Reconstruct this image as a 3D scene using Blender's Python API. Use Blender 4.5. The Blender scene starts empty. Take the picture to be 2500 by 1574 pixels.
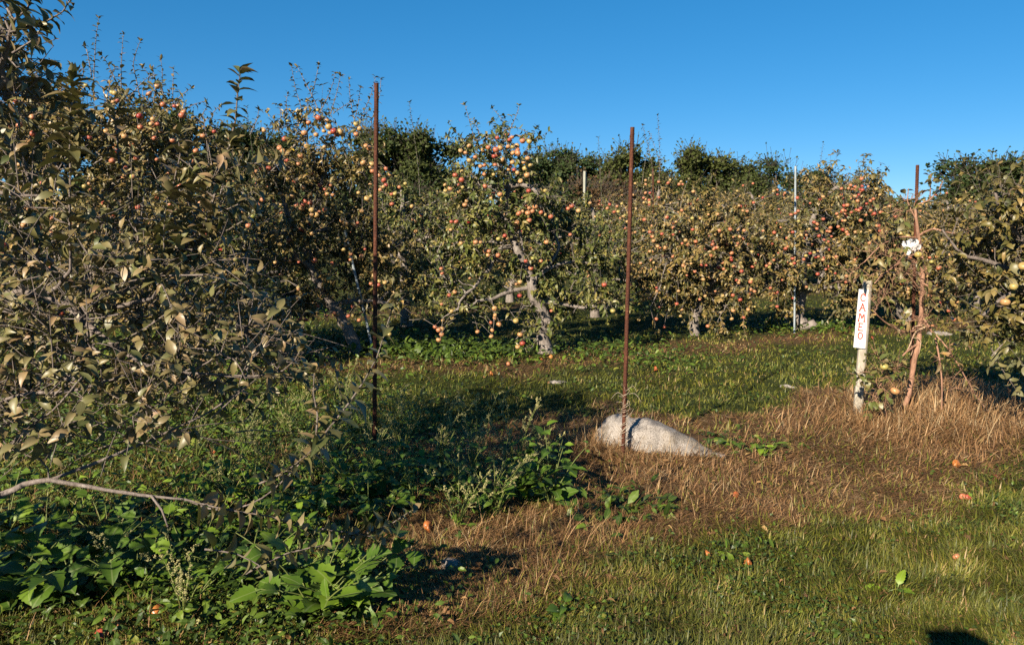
import bpy, bmesh, math, random
import numpy as np
from mathutils import Vector, Matrix
R_ = math.radians
rng = np.random.default_rng(7)
random.seed(7)
S = bpy.context.scene
COL = S.collection

# ------------------------------------------------------------------ camera, sky, sun, exposure
LENS = 26.0; CAM_H = 1.6; PITCH = R_(6.5)
FPX = LENS / 36 * 2500            # focal length in photograph pixels (2500 x 1574)
CX, CY = 1250, 787
cam = bpy.data.cameras.new('camera'); cam.lens = LENS; cam.sensor_width = 36; cam.clip_end = 2000; cam.clip_start = 0.05
camo = bpy.data.objects.new('camera', cam); COL.objects.link(camo)
camo.location = (0, 0, CAM_H); camo.rotation_euler = (R_(90) - PITCH, 0, 0)
S.camera = camo
FW = np.array([0, math.cos(PITCH), -math.sin(PITCH)]); UP = np.array([0, math.sin(PITCH), math.cos(PITCH)]); RT = np.array([1., 0, 0])
def ray(u, v): return FW + (u - CX) / FPX * RT + (CY - v) / FPX * UP
def unit(a): return a / np.maximum(np.linalg.norm(a, axis=-1, keepdims=True), 1e-9)
SUNL = unit(ray(2375, 1574))       # direction in which sunlight travels
ELEV = math.asin(-SUNL[2]); AZ = math.atan2(-SUNL[0], -SUNL[1])   # compass angle of the sun (from +Y towards +X)
sun = bpy.data.lights.new('sun', 'SUN'); sun.energy = 5.0; sun.angle = R_(0.5); sun.color = (1, 0.87, 0.69)
suno = bpy.data.objects.new('sun', sun); COL.objects.link(suno)
suno.rotation_euler = Vector(SUNL).to_track_quat('-Z', 'Y').to_euler()
W = bpy.data.worlds.new('World'); S.world = W; W.use_nodes = True
wn = W.node_tree; bg = wn.nodes['Background']
sky = wn.nodes.new('ShaderNodeTexSky'); sky.sky_type = 'NISHITA'; sky.sun_disc = False
sky.sun_elevation = ELEV; sky.sun_rotation = AZ; sky.air_density = 1.0; sky.dust_density = 0.0; sky.ozone_density = 6.0; sky.altitude = 3000
gm = wn.nodes.new('ShaderNodeGamma'); gm.inputs[1].default_value = .65; hs = wn.nodes.new('ShaderNodeHueSaturation'); hs.inputs['Saturation'].default_value = 1.45; hs.inputs['Value'].default_value = .845; hs.inputs['Hue'].default_value = .497
wn.links.new(sky.outputs[0], gm.inputs[0]); wn.links.new(gm.outputs[0], hs.inputs['Color']); wn.links.new(hs.outputs[0], bg.inputs[0]); bg.inputs[1].default_value = 0.105
S.view_settings.view_transform = 'Standard'; S.view_settings.look = 'None'; S.view_settings.gamma = 1
S.view_settings.exposure = 1.42
S.cycles.max_bounces = 5; S.cycles.diffuse_bounces = 2; S.cycles.glossy_bounces = 2; S.cycles.transmission_bounces = 2
S.cycles.use_denoising = False; S.cycles.use_adaptive_sampling = False

# ------------------------------------------------------------------ ground shape and projection
def H(x, y):
    x = np.asarray(x, float); y = np.asarray(y, float)
    h = 0.025 * np.sin(1.3 * x + .4) * np.sin(1.1 * y + 1) + 0.012 * np.sin(3.7 * x + 2 * y)
    d = np.clip(y - 23, 0, None)
    h = h + np.where(d < 60, 0.0011 * d * d + .02 * d, 0.0011 * 3600 + 1.2 + .01 * (d - 60)) * (1 + .004 * np.clip(-x, -40, 40))
    h = h + 0.10 * np.exp(-(((x - 1.25) / .9) ** 2 + ((y - 5.45) / .45) ** 2))
    return h
def at(u, v, Y):
    d = ray(u, v); p = np.array([0, 0, CAM_H]) + d * (Y / d[1]); return p
def gp(u, v):
    d = ray(u, v); z = 0.
    for _ in range(6):
        t = (z - CAM_H) / d[2]; p = d * t; z = float(H(p[0], p[1]))
    return np.array([p[0], p[1], z])
def px(P):
    q = P - np.array([0, 0, CAM_H]); f = q @ FW
    return CX + FPX * (q @ RT) / f, CY - FPX * (q @ UP) / f

# ------------------------------------------------------------------ mesh helpers
def np_mesh(name, V, polys, attr=None, smooth=False):
    """polys: list of int arrays (n,k) for k=3,4..."""
    me = bpy.data.meshes.new(name)
    V = np.ascontiguousarray(V, np.float32); me.vertices.add(len(V)); me.vertices.foreach_set('co', V.ravel())
    polys = [p for p in polys if len(p)]
    loops = np.concatenate([p.ravel() for p in polys]).astype(np.int32)
    sizes = np.concatenate([np.full(len(p), p.shape[1]) for p in polys]).astype(np.int32)
    starts = np.concatenate([[0], np.cumsum(sizes)[:-1]]).astype(np.int32)
    me.loops.add(len(loops)); me.loops.foreach_set('vertex_index', loops)
    me.polygons.add(len(sizes)); me.polygons.foreach_set('loop_start', starts)
    me.polygons.foreach_set('use_smooth', np.full(len(sizes), smooth))
    for k, a in (attr or {}).items():
        a = np.asarray(a, np.float32)
        if a.ndim == 2:
            at_ = me.attributes.new(k, 'FLOAT_VECTOR', 'POINT'); at_.data.foreach_set('vector', np.ascontiguousarray(a).ravel())
        else:
            at_ = me.attributes.new(k, 'FLOAT', 'POINT'); at_.data.foreach_set('value', np.ascontiguousarray(a))
    me.update(calc_edges=True); me.validate()
    return me
def obj(name, me, mat, parent=None, loc=None):
    o = bpy.data.objects.new(name, me); COL.objects.link(o)
    if mat is not None and me is not None: me.materials.append(mat)
    if parent is not None: o.parent = parent
    if loc is not None: o.location = Vector([float(c) for c in loc])
    return o
def tag(o, label=None, cat=None, group=None, kind=None):
    if label: o['label'] = label
    if cat: o['category'] = cat
    if group: o['group'] = group
    if kind: o['kind'] = kind
    return o
def empty(name, loc, label, cat, group=None, rz=0):
    o = bpy.data.objects.new(name, None); COL.objects.link(o); o.location = Vector([float(c) for c in loc]); o.rotation_euler.z = rz
    o.empty_display_size = .1
    return tag(o, label, cat, group)
def copy_tree(o, parent=None):
    c = o.copy(); COL.objects.link(c)
    if parent is not None: c.parent = parent
    for ch in list(o.children): copy_tree(ch, c)
    return c
def resample(P, Rr, step):
    P = np.asarray(P, float); Rr = np.asarray(Rr, float); n = len(P)
    if n == 2: seg = np.array([0, 1.])
    out = []; ro = []
    for i in range(n - 1):
        p0 = P[max(i - 1, 0)]; p1 = P[i]; p2 = P[i + 1]; p3 = P[min(i + 2, n - 1)]
        k = max(1, int(np.linalg.norm(p2 - p1) / step))
        for j in range(k):
            t = j / k
            out.append(.5 * ((2 * p1) + (p2 - p0) * t + (2 * p0 - 5 * p1 + 4 * p2 - p3) * t * t + (3 * p1 - p0 - 3 * p2 + p3) * t ** 3))
            ro.append(Rr[i] * (1 - t) + Rr[i + 1] * t)
    out.append(P[-1]); ro.append(Rr[-1])
    return np.array(out), np.array(ro)
def tubes(P, Rr, sides):
    """batch of m tubes with k points: P (m,k,3), Rr (m,k) -> V, [quads, caps]"""
    P = np.asarray(P, float); Rr = np.asarray(Rr, float); m, k, _ = P.shape
    T = unit(np.gradient(P, axis=1)) if k > 2 else np.repeat(unit(P[:, 1:] - P[:, :1]), 2, 1)
    mean = unit(P[:, -1] - P[:, 0])
    ref = np.where(np.abs(mean[:, 2:3]) > .8, np.array([[1., .2, 0]]), np.array([[0, 0, 1.]]))[:, None, :]
    N = unit(np.cross(T, np.broadcast_to(ref, T.shape))); B = np.cross(T, N)
    a = np.linspace(0, 2 * np.pi, sides, endpoint=False)
    V = P[:, :, None, :] + Rr[:, :, None, None] * (np.cos(a)[None, None, :, None] * N[:, :, None, :] + np.sin(a)[None, None, :, None] * B[:, :, None, :])
    base = np.arange(m)[:, None, None] * k * sides + np.arange(k - 1)[None, :, None] * sides
    s = np.arange(sides)[None, None, :]; s2 = (s + 1) % sides
    Q = np.stack([base + s, base + s2, base + sides + s2, base + sides + s], -1).reshape(-1, 4)
    cap = (np.arange(m)[:, None] * k * sides + (k - 1) * sides + np.arange(sides)[None, :])
    return V.reshape(-1, 3), Q, cap
class Buf:
    def __init__(s): s.V = []; s.P = {}; s.n = 0; s.A = []
    def add(s, V, polys, a=None):
        for p in polys:
            p = np.asarray(p)
            if len(p): s.P.setdefault(p.shape[1], []).append(p + s.n)
        s.V.append(np.asarray(V, float)); s.n += len(V)
        s.A.append(np.zeros((len(V), 3)) if a is None else a)
    def tube(s, P, Rr, sides=8, step=None):
        if step: P, Rr = resample(P, Rr, step)
        V, Q, c = tubes(np.asarray(P)[None], np.asarray(Rr)[None], sides); s.add(V, [Q, c])
    def mesh(s, name, off=None, smooth=True, attr='lf'):
        V = np.concatenate(s.V)
        if off is not None: V = V - np.asarray(off)
        return np_mesh(name, V, [np.concatenate(p) for p in s.P.values()], {attr: np.concatenate(s.A)} if attr else None, smooth)
def box_vf(c, h):
    c = np.asarray(c, float); h = np.asarray(h, float)
    V = np.array([[x, y, z] for x in (-1, 1) for y in (-1, 1) for z in (-1, 1)]) * h + c
    F = np.array([[0, 1, 3, 2], [4, 6, 7, 5], [0, 4, 5, 1], [2, 3, 7, 6], [0, 2, 6, 4], [1, 5, 7, 3]])
    return V, F
# ---- leaves
def template(prof):
    """prof: (y, halfwidth) rows -> lx, ly, tris, quads. rows of halfwidth 0 are single points"""
    lx = []; ly = []; rows = []
    for y, w in prof:
        if w == 0: rows.append([len(lx)]); lx.append(0); ly.append(y)
        else:
            rows.append([len(lx), len(lx) + 1, len(lx) + 2]); lx += [-w, 0, w]; ly += [y] * 3
    T = []; Q = []
    for a, b in zip(rows[:-1], rows[1:]):
        if len(a) == 1 and len(b) == 3: T += [[a[0], b[1], b[0]], [a[0], b[2], b[1]]]
        elif len(a) == 3 and len(b) == 1: T += [[a[0], a[1], b[0]], [a[1], a[2], b[0]]]
        else: Q += [[a[0], a[1], b[1], b[0]], [a[1], a[2], b[2], b[1]]]
    return np.array(lx), np.array(ly), np.array(T).reshape(-1, 3), np.array(Q).reshape(-1, 4)
T_NEAR = template([(-.22, .012), (0, .02), (.15, .15), (.35, .245), (.6, .225), (.82, .125), (1, 0)])
T_MID = template([(-.15, 0), (.2, .18), (.62, .2), (1, 0)])
T_FAR = template([(0, 0), (.45, .28), (1, 0)])
T_LOBE = template([(-.3, .012), (0, .03), (.03, .22), (.14, .36), (.2, .30), (.32, .46), (.38, .36), (.5, .40), (.56, .29), (.68, .29), (.74, .2), (.86, .15), (.9, .1), (1, 0)])
T_TOOTH = template([(-.2, .012), (0, .02), (.1, .17), (.22, .26), (.26, .22), (.4, .31), (.45, .26), (.58, .29), (.63, .22), (.76, .2), (.8, .14), (.9, .1), (1, 0)])
T_ARROW = template([(-.1, .012), (0, .03), (-.12, .26), (.08, .27), (.4, .2), (.7, .12), (1, 0)])
T_LANCE = template([(0, .015), (.2, .09), (.5, .12), (.8, .07), (1, 0)])
def leaves(buf, tmpl, pos, d, nrm, L, rnd, wid=1., curl=.25, fold=.35, g=rng):
    lx, ly, T, Q = tmpl; K = len(pos); n = len(lx)
    if K == 0: return
    d = unit(d); nrm = unit(nrm - (nrm * d).sum(-1, keepdims=True) * d); sd = np.cross(d, nrm)
    L = np.broadcast_to(L, (K,))[:, None]; wv = wid * g.uniform(.8, 1.2, (K, 1))
    X = lx[None] * L * wv; Yy = ly[None] * L
    c = curl * g.uniform(.1, 2., (K, 1)); f = fold * g.uniform(-.2, 1.8, (K, 1))
    wave = g.uniform(-.06, .06, (K, 1)) * L * np.sin(ly[None] * 7 + g.uniform(0, 6, (K, 1))) * np.sign(lx[None])
    Z = f * np.abs(X) - c * L * np.clip(ly[None], 0, 1) ** 2 + wave
    Yy = Yy * (1 - .25 * c * np.clip(ly[None], 0, 1))
    V = pos[:, None, :] + X[..., None] * sd[:, None] + Yy[..., None] * d[:, None] + Z[..., None] * nrm[:, None]
    mx = np.abs(lx).max()
    A = np.stack([np.broadcast_to(lx[None] / mx, (K, n)), np.broadcast_to(ly[None], (K, n)), np.broadcast_to(np.asarray(rnd)[:, None], (K, n))], -1)
    off = (np.arange(K) * n)[:, None, None]
    buf.add(V.reshape(-1, 3), [(T[None] + off).reshape(-1, 3), (Q[None] + off).reshape(-1, 4)], A.reshape(-1, 3))
def rdir(n, g=rng): return unit(g.normal(size=(n, 3)))

# ------------------------------------------------------------------ materials
def newmat(name):
    m = bpy.data.materials.new(name); m.use_nodes = True; nt = m.node_tree
    return m, nt, nt.nodes['Principled BSDF']
def N(nt, t, **kw):
    n = nt.nodes.new(t)
    for k, v in kw.items(): setattr(n, k, v)
    return n
KA = .71
def ramp(nt, stops, interp='LINEAR', k=None):
    k = KA if k is None else k; stops = [(p_, tuple(q_ * k for q_ in c_)) for p_, c_ in stops]
    r = N(nt, 'ShaderNodeValToRGB'); r.color_ramp.interpolation = interp; e = r.color_ramp.elements
    while len(e) > 1: e.remove(e[-1])
    e[0].position = stops[0][0]; e[0].color = (*stops[0][1], 1)
    for p, c in stops[1:]:
        q = e.new(p); q.color = (*c, 1)
    return r
def noise(nt, scale, detail=4, rough=.6, vec=None):
    n = N(nt, 'ShaderNodeTexNoise'); n.inputs['Scale'].default_value = scale; n.inputs['Detail'].default_value = detail; n.inputs['Roughness'].default_value = rough
    if vec is not None: nt.links.new(vec, n.inputs['Vector'])
    return n
def math_(nt, op, a, b=None, clamp=False):
    n = N(nt, 'ShaderNodeMath', operation=op); n.use_clamp = clamp
    for i, x in enumerate((a, b)):
        if x is None: continue
        if isinstance(x, (int, float)): n.inputs[i].default_value = x
        else: nt.links.new(x, n.inputs[i])
    return n.outputs[0]
def mixc(nt, fac, a, b, blend='MIX'):
    n = N(nt, 'ShaderNodeMix', data_type='RGBA', blend_type=blend)
    for s, x in ((0, fac), (6, a), (7, b)):
        if isinstance(x, tuple): n.inputs[s].default_value = (*x, 1)
        elif isinstance(x, (int, float)): n.inputs[s].default_value = x
        else: nt.links.new(x, n.inputs[s])
    return n.outputs[2]
def bump(nt, b, hgt, strength=.4, dist=.01):
    n = N(nt, 'ShaderNodeBump'); n.inputs['Strength'].default_value = strength; n.inputs['Distance'].default_value = dist
    nt.links.new(hgt, n.inputs['Height']); nt.links.new(n.outputs[0], b.inputs['Normal'])
def leaf_mat(name, stops, back=(.10, .11, .06), rough=.45, spec=.4, vein=.35, trans=.09, backmix=.55, vary=None):
    back = tuple(q_ * KA for q_ in back); m, nt, b = newmat(name); L = nt.links
    a = N(nt, 'ShaderNodeAttribute', attribute_name='lf'); s = N(nt, 'ShaderNodeSeparateXYZ'); L.new(a.outputs['Vector'], s.inputs[0])
    tc = N(nt, 'ShaderNodeTexCoord'); nz = noise(nt, 28, 3, .6, tc.outputs['Object'])
    z = math_(nt, 'ADD', s.outputs[2], math_(nt, 'MULTIPLY', math_(nt, 'SUBTRACT', nz.outputs['Fac'], .5), .22))
    r = ramp(nt, stops); L.new(z, r.inputs[0])
    ax = math_(nt, 'ABSOLUTE', s.outputs[0])
    mid = math_(nt, 'LESS_THAN', ax, .05)
    sv = math_(nt, 'SINE', math_(nt, 'SUBTRACT', math_(nt, 'MULTIPLY', s.outputs[1], 46.), math_(nt, 'MULTIPLY', ax, 11.)))
    sv2 = math_(nt, 'GREATER_THAN', sv, .86)
    vv = math_(nt, 'MULTIPLY', math_(nt, 'MAXIMUM', mid, math_(nt, 'MULTIPLY', sv2, .12)), vein)
    c = mixc(nt, vv, r.outputs[0], mixc(nt, .5, r.outputs[0], (.22, .24, .11)))
    geo = N(nt, 'ShaderNodeNewGeometry')
    c2 = mixc(nt, math_(nt, 'MULTIPLY', geo.outputs['Backfacing'], backmix), c, back)
    if vary:
        oi = N(nt, 'ShaderNodeObjectInfo'); c2 = mixc(nt, math_(nt, 'MULTIPLY', math_(nt, 'SUBTRACT', oi.outputs['Random'], .35, True), .9), c2, vary)
    L.new(c2, b.inputs['Base Color']); b.inputs['Roughness'].default_value = rough; b.inputs['Specular IOR Level'].default_value = spec
    bump(nt, b, nz.outputs['Fac'], .25, .004)
    tr = N(nt, 'ShaderNodeBsdfTranslucent'); tcol = mixc(nt, .5, c2, (.16, .19, .02)); L.new(tcol, tr.inputs[0])
    mx = N(nt, 'ShaderNodeMixShader'); mx.inputs[0].default_value = trans
    L.new(b.outputs[0], mx.inputs[1]); L.new(tr.outputs[0], mx.inputs[2]); L.new(mx.outputs[0], nt.nodes['Material Output'].inputs[0])
    return m
M = {}
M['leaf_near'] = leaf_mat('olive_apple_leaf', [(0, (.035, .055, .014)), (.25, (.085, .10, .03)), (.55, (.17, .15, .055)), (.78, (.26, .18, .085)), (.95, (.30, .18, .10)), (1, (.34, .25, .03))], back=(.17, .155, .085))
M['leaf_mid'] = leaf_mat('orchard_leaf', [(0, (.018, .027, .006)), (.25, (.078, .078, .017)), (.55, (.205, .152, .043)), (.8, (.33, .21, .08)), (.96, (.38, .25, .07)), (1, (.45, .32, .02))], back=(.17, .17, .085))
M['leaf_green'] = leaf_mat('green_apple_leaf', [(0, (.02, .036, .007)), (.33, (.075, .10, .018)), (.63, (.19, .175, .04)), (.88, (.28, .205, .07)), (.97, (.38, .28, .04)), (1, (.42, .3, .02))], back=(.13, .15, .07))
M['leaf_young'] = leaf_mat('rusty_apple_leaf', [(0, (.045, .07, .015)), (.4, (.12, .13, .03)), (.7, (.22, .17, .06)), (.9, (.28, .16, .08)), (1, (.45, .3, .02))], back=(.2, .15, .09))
M['weed_leaf'] = leaf_mat('weed_leaf', [(0, (.02, .055, .01)), (.45, (.078, .145, .011)), (.85, (.17, .255, .015)), (.96, (.24, .25, .02)), (1, (.38, .3, .03))], back=(.075, .13, .04), rough=.5, spec=.3, vein=.5)
M['ground_leaf'] = leaf_mat('low_leaf', [(0, (.018, .036, .006)), (.5, (.05, .09, .011)), (.85, (.12, .18, .018)), (1, (.3, .24, .05))], back=(.09, .13, .03), spec=.25)
M['wood_leaf'] = leaf_mat('woodland_leaf', [(0, (.012, .028, .009)), (.45, (.03, .055, .014)), (.75, (.055, .075, .018)), (.92, (.085, .085, .02)), (1, (.12, .07, .02))], back=(.04, .055, .02), vein=0, spec=.2, rough=.6, vary=(.075, .08, .018))
M['wood_leaf_rust'] = leaf_mat('russet_shrub_leaf', [(0, (.05, .035, .015)), (.5, (.09, .055, .025)), (.8, (.12, .06, .03)), (1, (.06, .07, .02))], back=(.08, .05, .025), vein=0, spec=.15, rough=.7)
def blade_mat(name, stops, rough=.5, spec=.25, trans=.15):
    m, nt, b = newmat(name); L = nt.links
    a = N(nt, 'ShaderNodeAttribute', attribute_name='lf'); s = N(nt, 'ShaderNodeSeparateXYZ'); L.new(a.outputs['Vector'], s.inputs[0])
    r = ramp(nt, stops); L.new(s.outputs[2], r.inputs[0])
    c = mixc(nt, math_(nt, 'MULTIPLY', s.outputs[1], .35), r.outputs[0], mixc(nt, .5, r.outputs[0], (.26, .2, .08)))
    L.new(c, b.inputs['Base Color']); b.inputs['Roughness'].default_value = rough; b.inputs['Specular IOR Level'].default_value = spec
    tr = N(nt, 'ShaderNodeBsdfTranslucent'); L.new(c, tr.inputs[0]); mx = N(nt, 'ShaderNodeMixShader'); mx.inputs[0].default_value = trans
    L.new(b.outputs[0], mx.inputs[1]); L.new(tr.outputs[0], mx.inputs[2]); L.new(mx.outputs[0], nt.nodes['Material Output'].inputs[0])
    return m
M['grass'] = blade_mat('lawn_blade', [(0, (.025, .045, .007)), (.4, (.092, .115, .009)), (.7, (.19, .19, .022)), (.86, (.28, .215, .06)), (1, (.34, .24, .11))])
M['dry'] = blade_mat('dry_blade', [(0, (.07, .032, .013)), (.35, (.19, .092, .038)), (.7, (.34, .185, .08)), (.93, (.50, .32, .16)), (1, (.5, .38, .22))], rough=.6)
def bark_mat(name, c0, c1, c2=None, scale=14, bs=.5):
    m, nt, b = newmat(name); L = nt.links; tc = N(nt, 'ShaderNodeTexCoord')
    mp = N(nt, 'ShaderNodeMapping'); mp.inputs['Scale'].default_value = (1, 1, .45); L.new(tc.outputs['Object'], mp.inputs[0])
    n1 = noise(nt, scale, 6, .65, mp.outputs[0]); n2 = noise(nt, scale * 4, 4, .6, mp.outputs[0])
    r = ramp(nt, [(.3, c0), (.55, c1), (.75, c2 or c1)]); L.new(math_(nt, 'ADD', math_(nt, 'MULTIPLY', n1.outputs[0], .7), math_(nt, 'MULTIPLY', n2.outputs[0], .3)), r.inputs[0])
    L.new(r.outputs[0], b.inputs['Base Color']); b.inputs['Roughness'].default_value = .8; b.inputs['Specular IOR Level'].default_value = .2
    bump(nt, b, math_(nt, 'ADD', n1.outputs[0], math_(nt, 'MULTIPLY', n2.outputs[0], .5)), bs, .02)
    return m
M['bark'] = bark_mat('grey_bark', (.10, .085, .07), (.24, .205, .18), (.40, .37, .34))
M['bark_near'] = bark_mat('near_bark', (.09, .07, .06), (.2, .165, .145), (.36, .31, .28), 22)
M['bark_young'] = bark_mat('young_bark', (.17, .09, .06), (.36, .2, .13), (.5, .33, .23), 18, .3)
M['bark_dark'] = bark_mat('woodland_bark', (.03, .025, .02), (.08, .065, .05), (.13, .11, .09), 6)
M['rust'] = bark_mat('rusty_iron', (.035, .014, .01), (.10, .034, .018), (.24, .10, .05), 26, .5)
M['wood'] = bark_mat('weathered_wood', (.26, .23, .18), (.42, .38, .31), (.52, .48, .41), 16, .25)
M['conduit'] = bark_mat('pale_conduit', (.2, .24, .26), (.32, .37, .40), (.42, .46, .48), 20, .1)
M['pale_post'] = bark_mat('pale_post_wood', (.24, .25, .2), (.33, .33, .28), (.4, .4, .34), 12, .2)
M['twine'] = bark_mat('old_twine', (.3, .2, .13), (.48, .34, .23), (.6, .46, .34), 30, .2)
M['wire'] = bark_mat('dead_tendril', (.3, .23, .16), (.45, .37, .28), (.55, .48, .4), 30, .2)
def plain(name, col, rough=.5, var=.12, scale=12, spec=.3):
    col = tuple(q_ * KA for q_ in col); m, nt, b = newmat(name); tc = N(nt, 'ShaderNodeTexCoord'); n = noise(nt, scale, 5, .6, tc.outputs['Object'])
    c = mixc(nt, n.outputs[0], tuple(x * (1 - var) for x in col), tuple(min(1, x * (1 + var)) for x in col)); nt.links.new(c, b.inputs['Base Color'])
    b.inputs['Roughness'].default_value = rough; b.inputs['Specular IOR Level'].default_value = spec
    return m
M['sign'] = plain('white_sign_paint', (.78, .77, .74), .45, .06, 9)
M['letter'] = plain('red_sign_paint', (.55, .055, .04), .5, .25, 60)
M['nail'] = plain('dark_nail', (.03, .02, .015), .5)
M['ribbon'] = plain('white_plastic_film', (.78, .8, .83), .3, .04, 10, .5)
M['seed'] = plain('dry_seed_head', (.34, .31, .13), .8, .5, 40)
M['stem_green'] = plain('green_stem', (.14, .17, .04), .6, .3, 20)
def apple_mat(name, fresh=True):
    m, nt, b = newmat(name); L = nt.links; tc = N(nt, 'ShaderNodeTexCoord'); oi = N(nt, 'ShaderNodeObjectInfo')
    a = N(nt, 'ShaderNodeAttribute', attribute_name='lf'); sp = N(nt, 'ShaderNodeSeparateXYZ'); L.new(a.outputs['Vector'], sp.inputs[0])
    csep = N(nt, 'ShaderNodeSeparateColor'); L.new(oi.outputs['Color'], csep.inputs[0]); rv = math_(nt, 'FRACT', math_(nt, 'ADD', csep.outputs[0], sp.outputs[2]))
    add = N(nt, 'ShaderNodeVectorMath', operation='MULTIPLY_ADD'); L.new(tc.outputs['Object'], add.inputs[0]); add.inputs[1].default_value = (1, 1, .35)
    cmb = N(nt, 'ShaderNodeCombineXYZ'); L.new(math_(nt, 'MULTIPLY', rv, 7.), cmb.inputs[0]); L.new(math_(nt, 'MULTIPLY', rv, 3.), cmb.inputs[1]); L.new(cmb.outputs[0], add.inputs[2])
    n1 = noise(nt, 13, 2, .5, add.outputs[0]); n2 = noise(nt, 90, 3, .7, add.outputs[0])
    blush = math_(nt, 'ADD', math_(nt, 'MULTIPLY', math_(nt, 'SUBTRACT', n1.outputs[0], .5), 2.2), math_(nt, 'ADD', math_(nt, 'MULTIPLY', rv, 1.25), math_(nt, 'MULTIPLY', math_(nt, 'SUBTRACT', n2.outputs[0], .5), .5)))
    if fresh: st = [(0, (.30, .30, .07)), (.14, (.46, .34, .12)), (.38, (.48, .27, .12)), (.58, (.46, .165, .08)), (.8, (.40, .085, .05)), (1, (.27, .025, .022))]
    else: st = [(0, (.46, .27, .07)), (.3, (.46, .17, .04)), (.6, (.36, .08, .025)), (.8, (.2, .045, .02)), (1, (.08, .03, .018))]
    r = ramp(nt, st); L.new(math_(nt, 'MULTIPLY', blush, .8), r.inputs[0])
    L.new(r.outputs[0], b.inputs['Base Color']); b.inputs['Roughness'].default_value = .38; b.inputs['Specular IOR Level'].default_value = .4
    b.inputs['Subsurface Weight'].default_value = 0
    return m
M['apple'] = apple_mat('ripe_apple_skin'); M['apple_old'] = apple_mat('windfall_apple_skin', False)

# ------------------------------------------------------------------ ground regions
NP = rng.uniform(-1, 1, (40, 40))
def vnoise(x, y, s):
    x = np.asarray(x) / s; y = np.asarray(y) / s; xi = np.floor(x).astype(int); yi = np.floor(y).astype(int); fx = x - xi; fy = y - yi
    fx = fx * fx * (3 - 2 * fx); fy = fy * fy * (3 - 2 * fy); g = lambda a, b: NP[a % 40, b % 40]
    return (g(xi, yi) * (1 - fx) + g(xi + 1, yi) * fx) * (1 - fy) + (g(xi, yi + 1) * (1 - fx) + g(xi + 1, yi + 1) * fx) * fy
def sst(a, b, x):
    t = np.clip((x - a) / (b - a), 0, 1); return t * t * (3 - 2 * t)
def dryness(x, y):
    """how dead the grass is, by the mown strips and mulched rows of the orchard"""
    P = np.stack([x, np.maximum(y, .8), np.zeros_like(x)], -1); u, v = px(P)
    j = 60 * vnoise(x, y, .8) + 26 * vnoise(x + 9, y, .22); js = j * np.clip(10 / np.maximum(y, 3), 0, 1.8) * .4
    e1 = np.interp(u, [-500, 800, 1000, 1150, 1400, 1700, 1950, 2150, 2350, 2500, 2800], [1700, 1640, 1590, 1470, 1405, 1345, 1300, 1265, 1215, 1160, 1100])
    e0 = np.interp(u, [-500, 900, 1290, 1500, 1700, 1830, 2000, 2100, 2300, 2500, 2900], [1120, 1100, 1030, 1000, 1010, 985, 955, 930, 905, 930, 960])
    d = sst(e0 - 10, e0 + 22, v + js) * (1 - sst(e1 - 70, e1 + 60, v + js * 1.6))
    d = d * sst(650, 1180, u + j * 3) * .95
    c2 = np.interp(u, [-400, 700, 1300, 1420, 1560, 1700, 1960, 2100, 2600], [985, 893, 888, 855, 862, 845, 826, 815, 775])
    w2 = np.interp(u, [-400, 1300, 1500, 1700, 2600], [40, 22, 20, 20, 14])
    d = np.maximum(d, .85 * np.exp(-((v + js * .7 - c2) / w2) ** 2))
    c3 = np.interp(u, [-400, 1000, 1250, 1800, 2600], [800, 765, 750, 715, 690])
    d = np.maximum(d, .8 * np.exp(-((v - c3) / 12) ** 2))
    d = np.where(v < 600, .3, d)
    return np.clip(d + (.2 * vnoise(x, y, .3) + .2 * vnoise(x + 5, y, 1.3)) * (1 - .75 * d), 0, 1), u, v
# ground sheet
def axis(lo, a, b, hi, st):
    core = np.arange(a, b + 1e-6, st); out = []; s = st; x = b
    while x < hi: s *= 1.35; x += s; out.append(x)
    pre = []; s = st; x = a
    while x > lo: s *= 1.35; x -= s; pre.append(x)
    return np.array(pre[::-1] + list(core) + out)
gx = axis(-700, -9, 13, 700, .1); gy = axis(-60, 1.6, 21, 900, .1)
GX, GY = np.meshgrid(gx, gy, indexing='ij'); gz = H(GX, GY); nx, ny = GX.shape
idx = np.arange(nx * ny).reshape(nx, ny)
Q = np.stack([idx[:-1, :-1], idx[1:, :-1], idx[1:, 1:], idx[:-1, 1:]], -1).reshape(-1, 4)
dg, _, _ = dryness(GX.ravel(), GY.ravel())
gme = np_mesh('ground', np.stack([GX, GY, gz], -1).reshape(-1, 3), [Q], {'dry': dg}, True)
def ground_mat():
    m, nt, b = newmat('orchard_soil'); L = nt.links; a = N(nt, 'ShaderNodeAttribute', attribute_name='dry'); tc = N(nt, 'ShaderNodeTexCoord')
    n1 = noise(nt, 60, 6, .7, tc.outputs['Object']); n2 = noise(nt, 4, 4, .6, tc.outputs['Object'])
    g = ramp(nt, [(.3, (.018, .028, .007)), (.55, (.045, .06, .014)), (.75, (.09, .075, .03))]); L.new(n1.outputs[0], g.inputs[0])
    d = ramp(nt, [(.3, (.05, .028, .016)), (.5, (.12, .068, .035)), (.72, (.24, .145, .08))]); L.new(n1.outputs[0], d.inputs[0])
    f = math_(nt, 'ADD', a.outputs['Fac'], math_(nt, 'MULTIPLY', math_(nt, 'SUBTRACT', n2.outputs[0], .5), .4), True)
    L.new(mixc(nt, f, g.outputs[0], d.outputs[0]), b.inputs['Base Color']); b.inputs['Roughness'].default_value = .95; b.inputs['Specular IOR Level'].default_value = .1
    bump(nt, b, n1.outputs[0], .8, .03)
    return m
tag(obj('ground', gme, ground_mat()), kind='structure')

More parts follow.
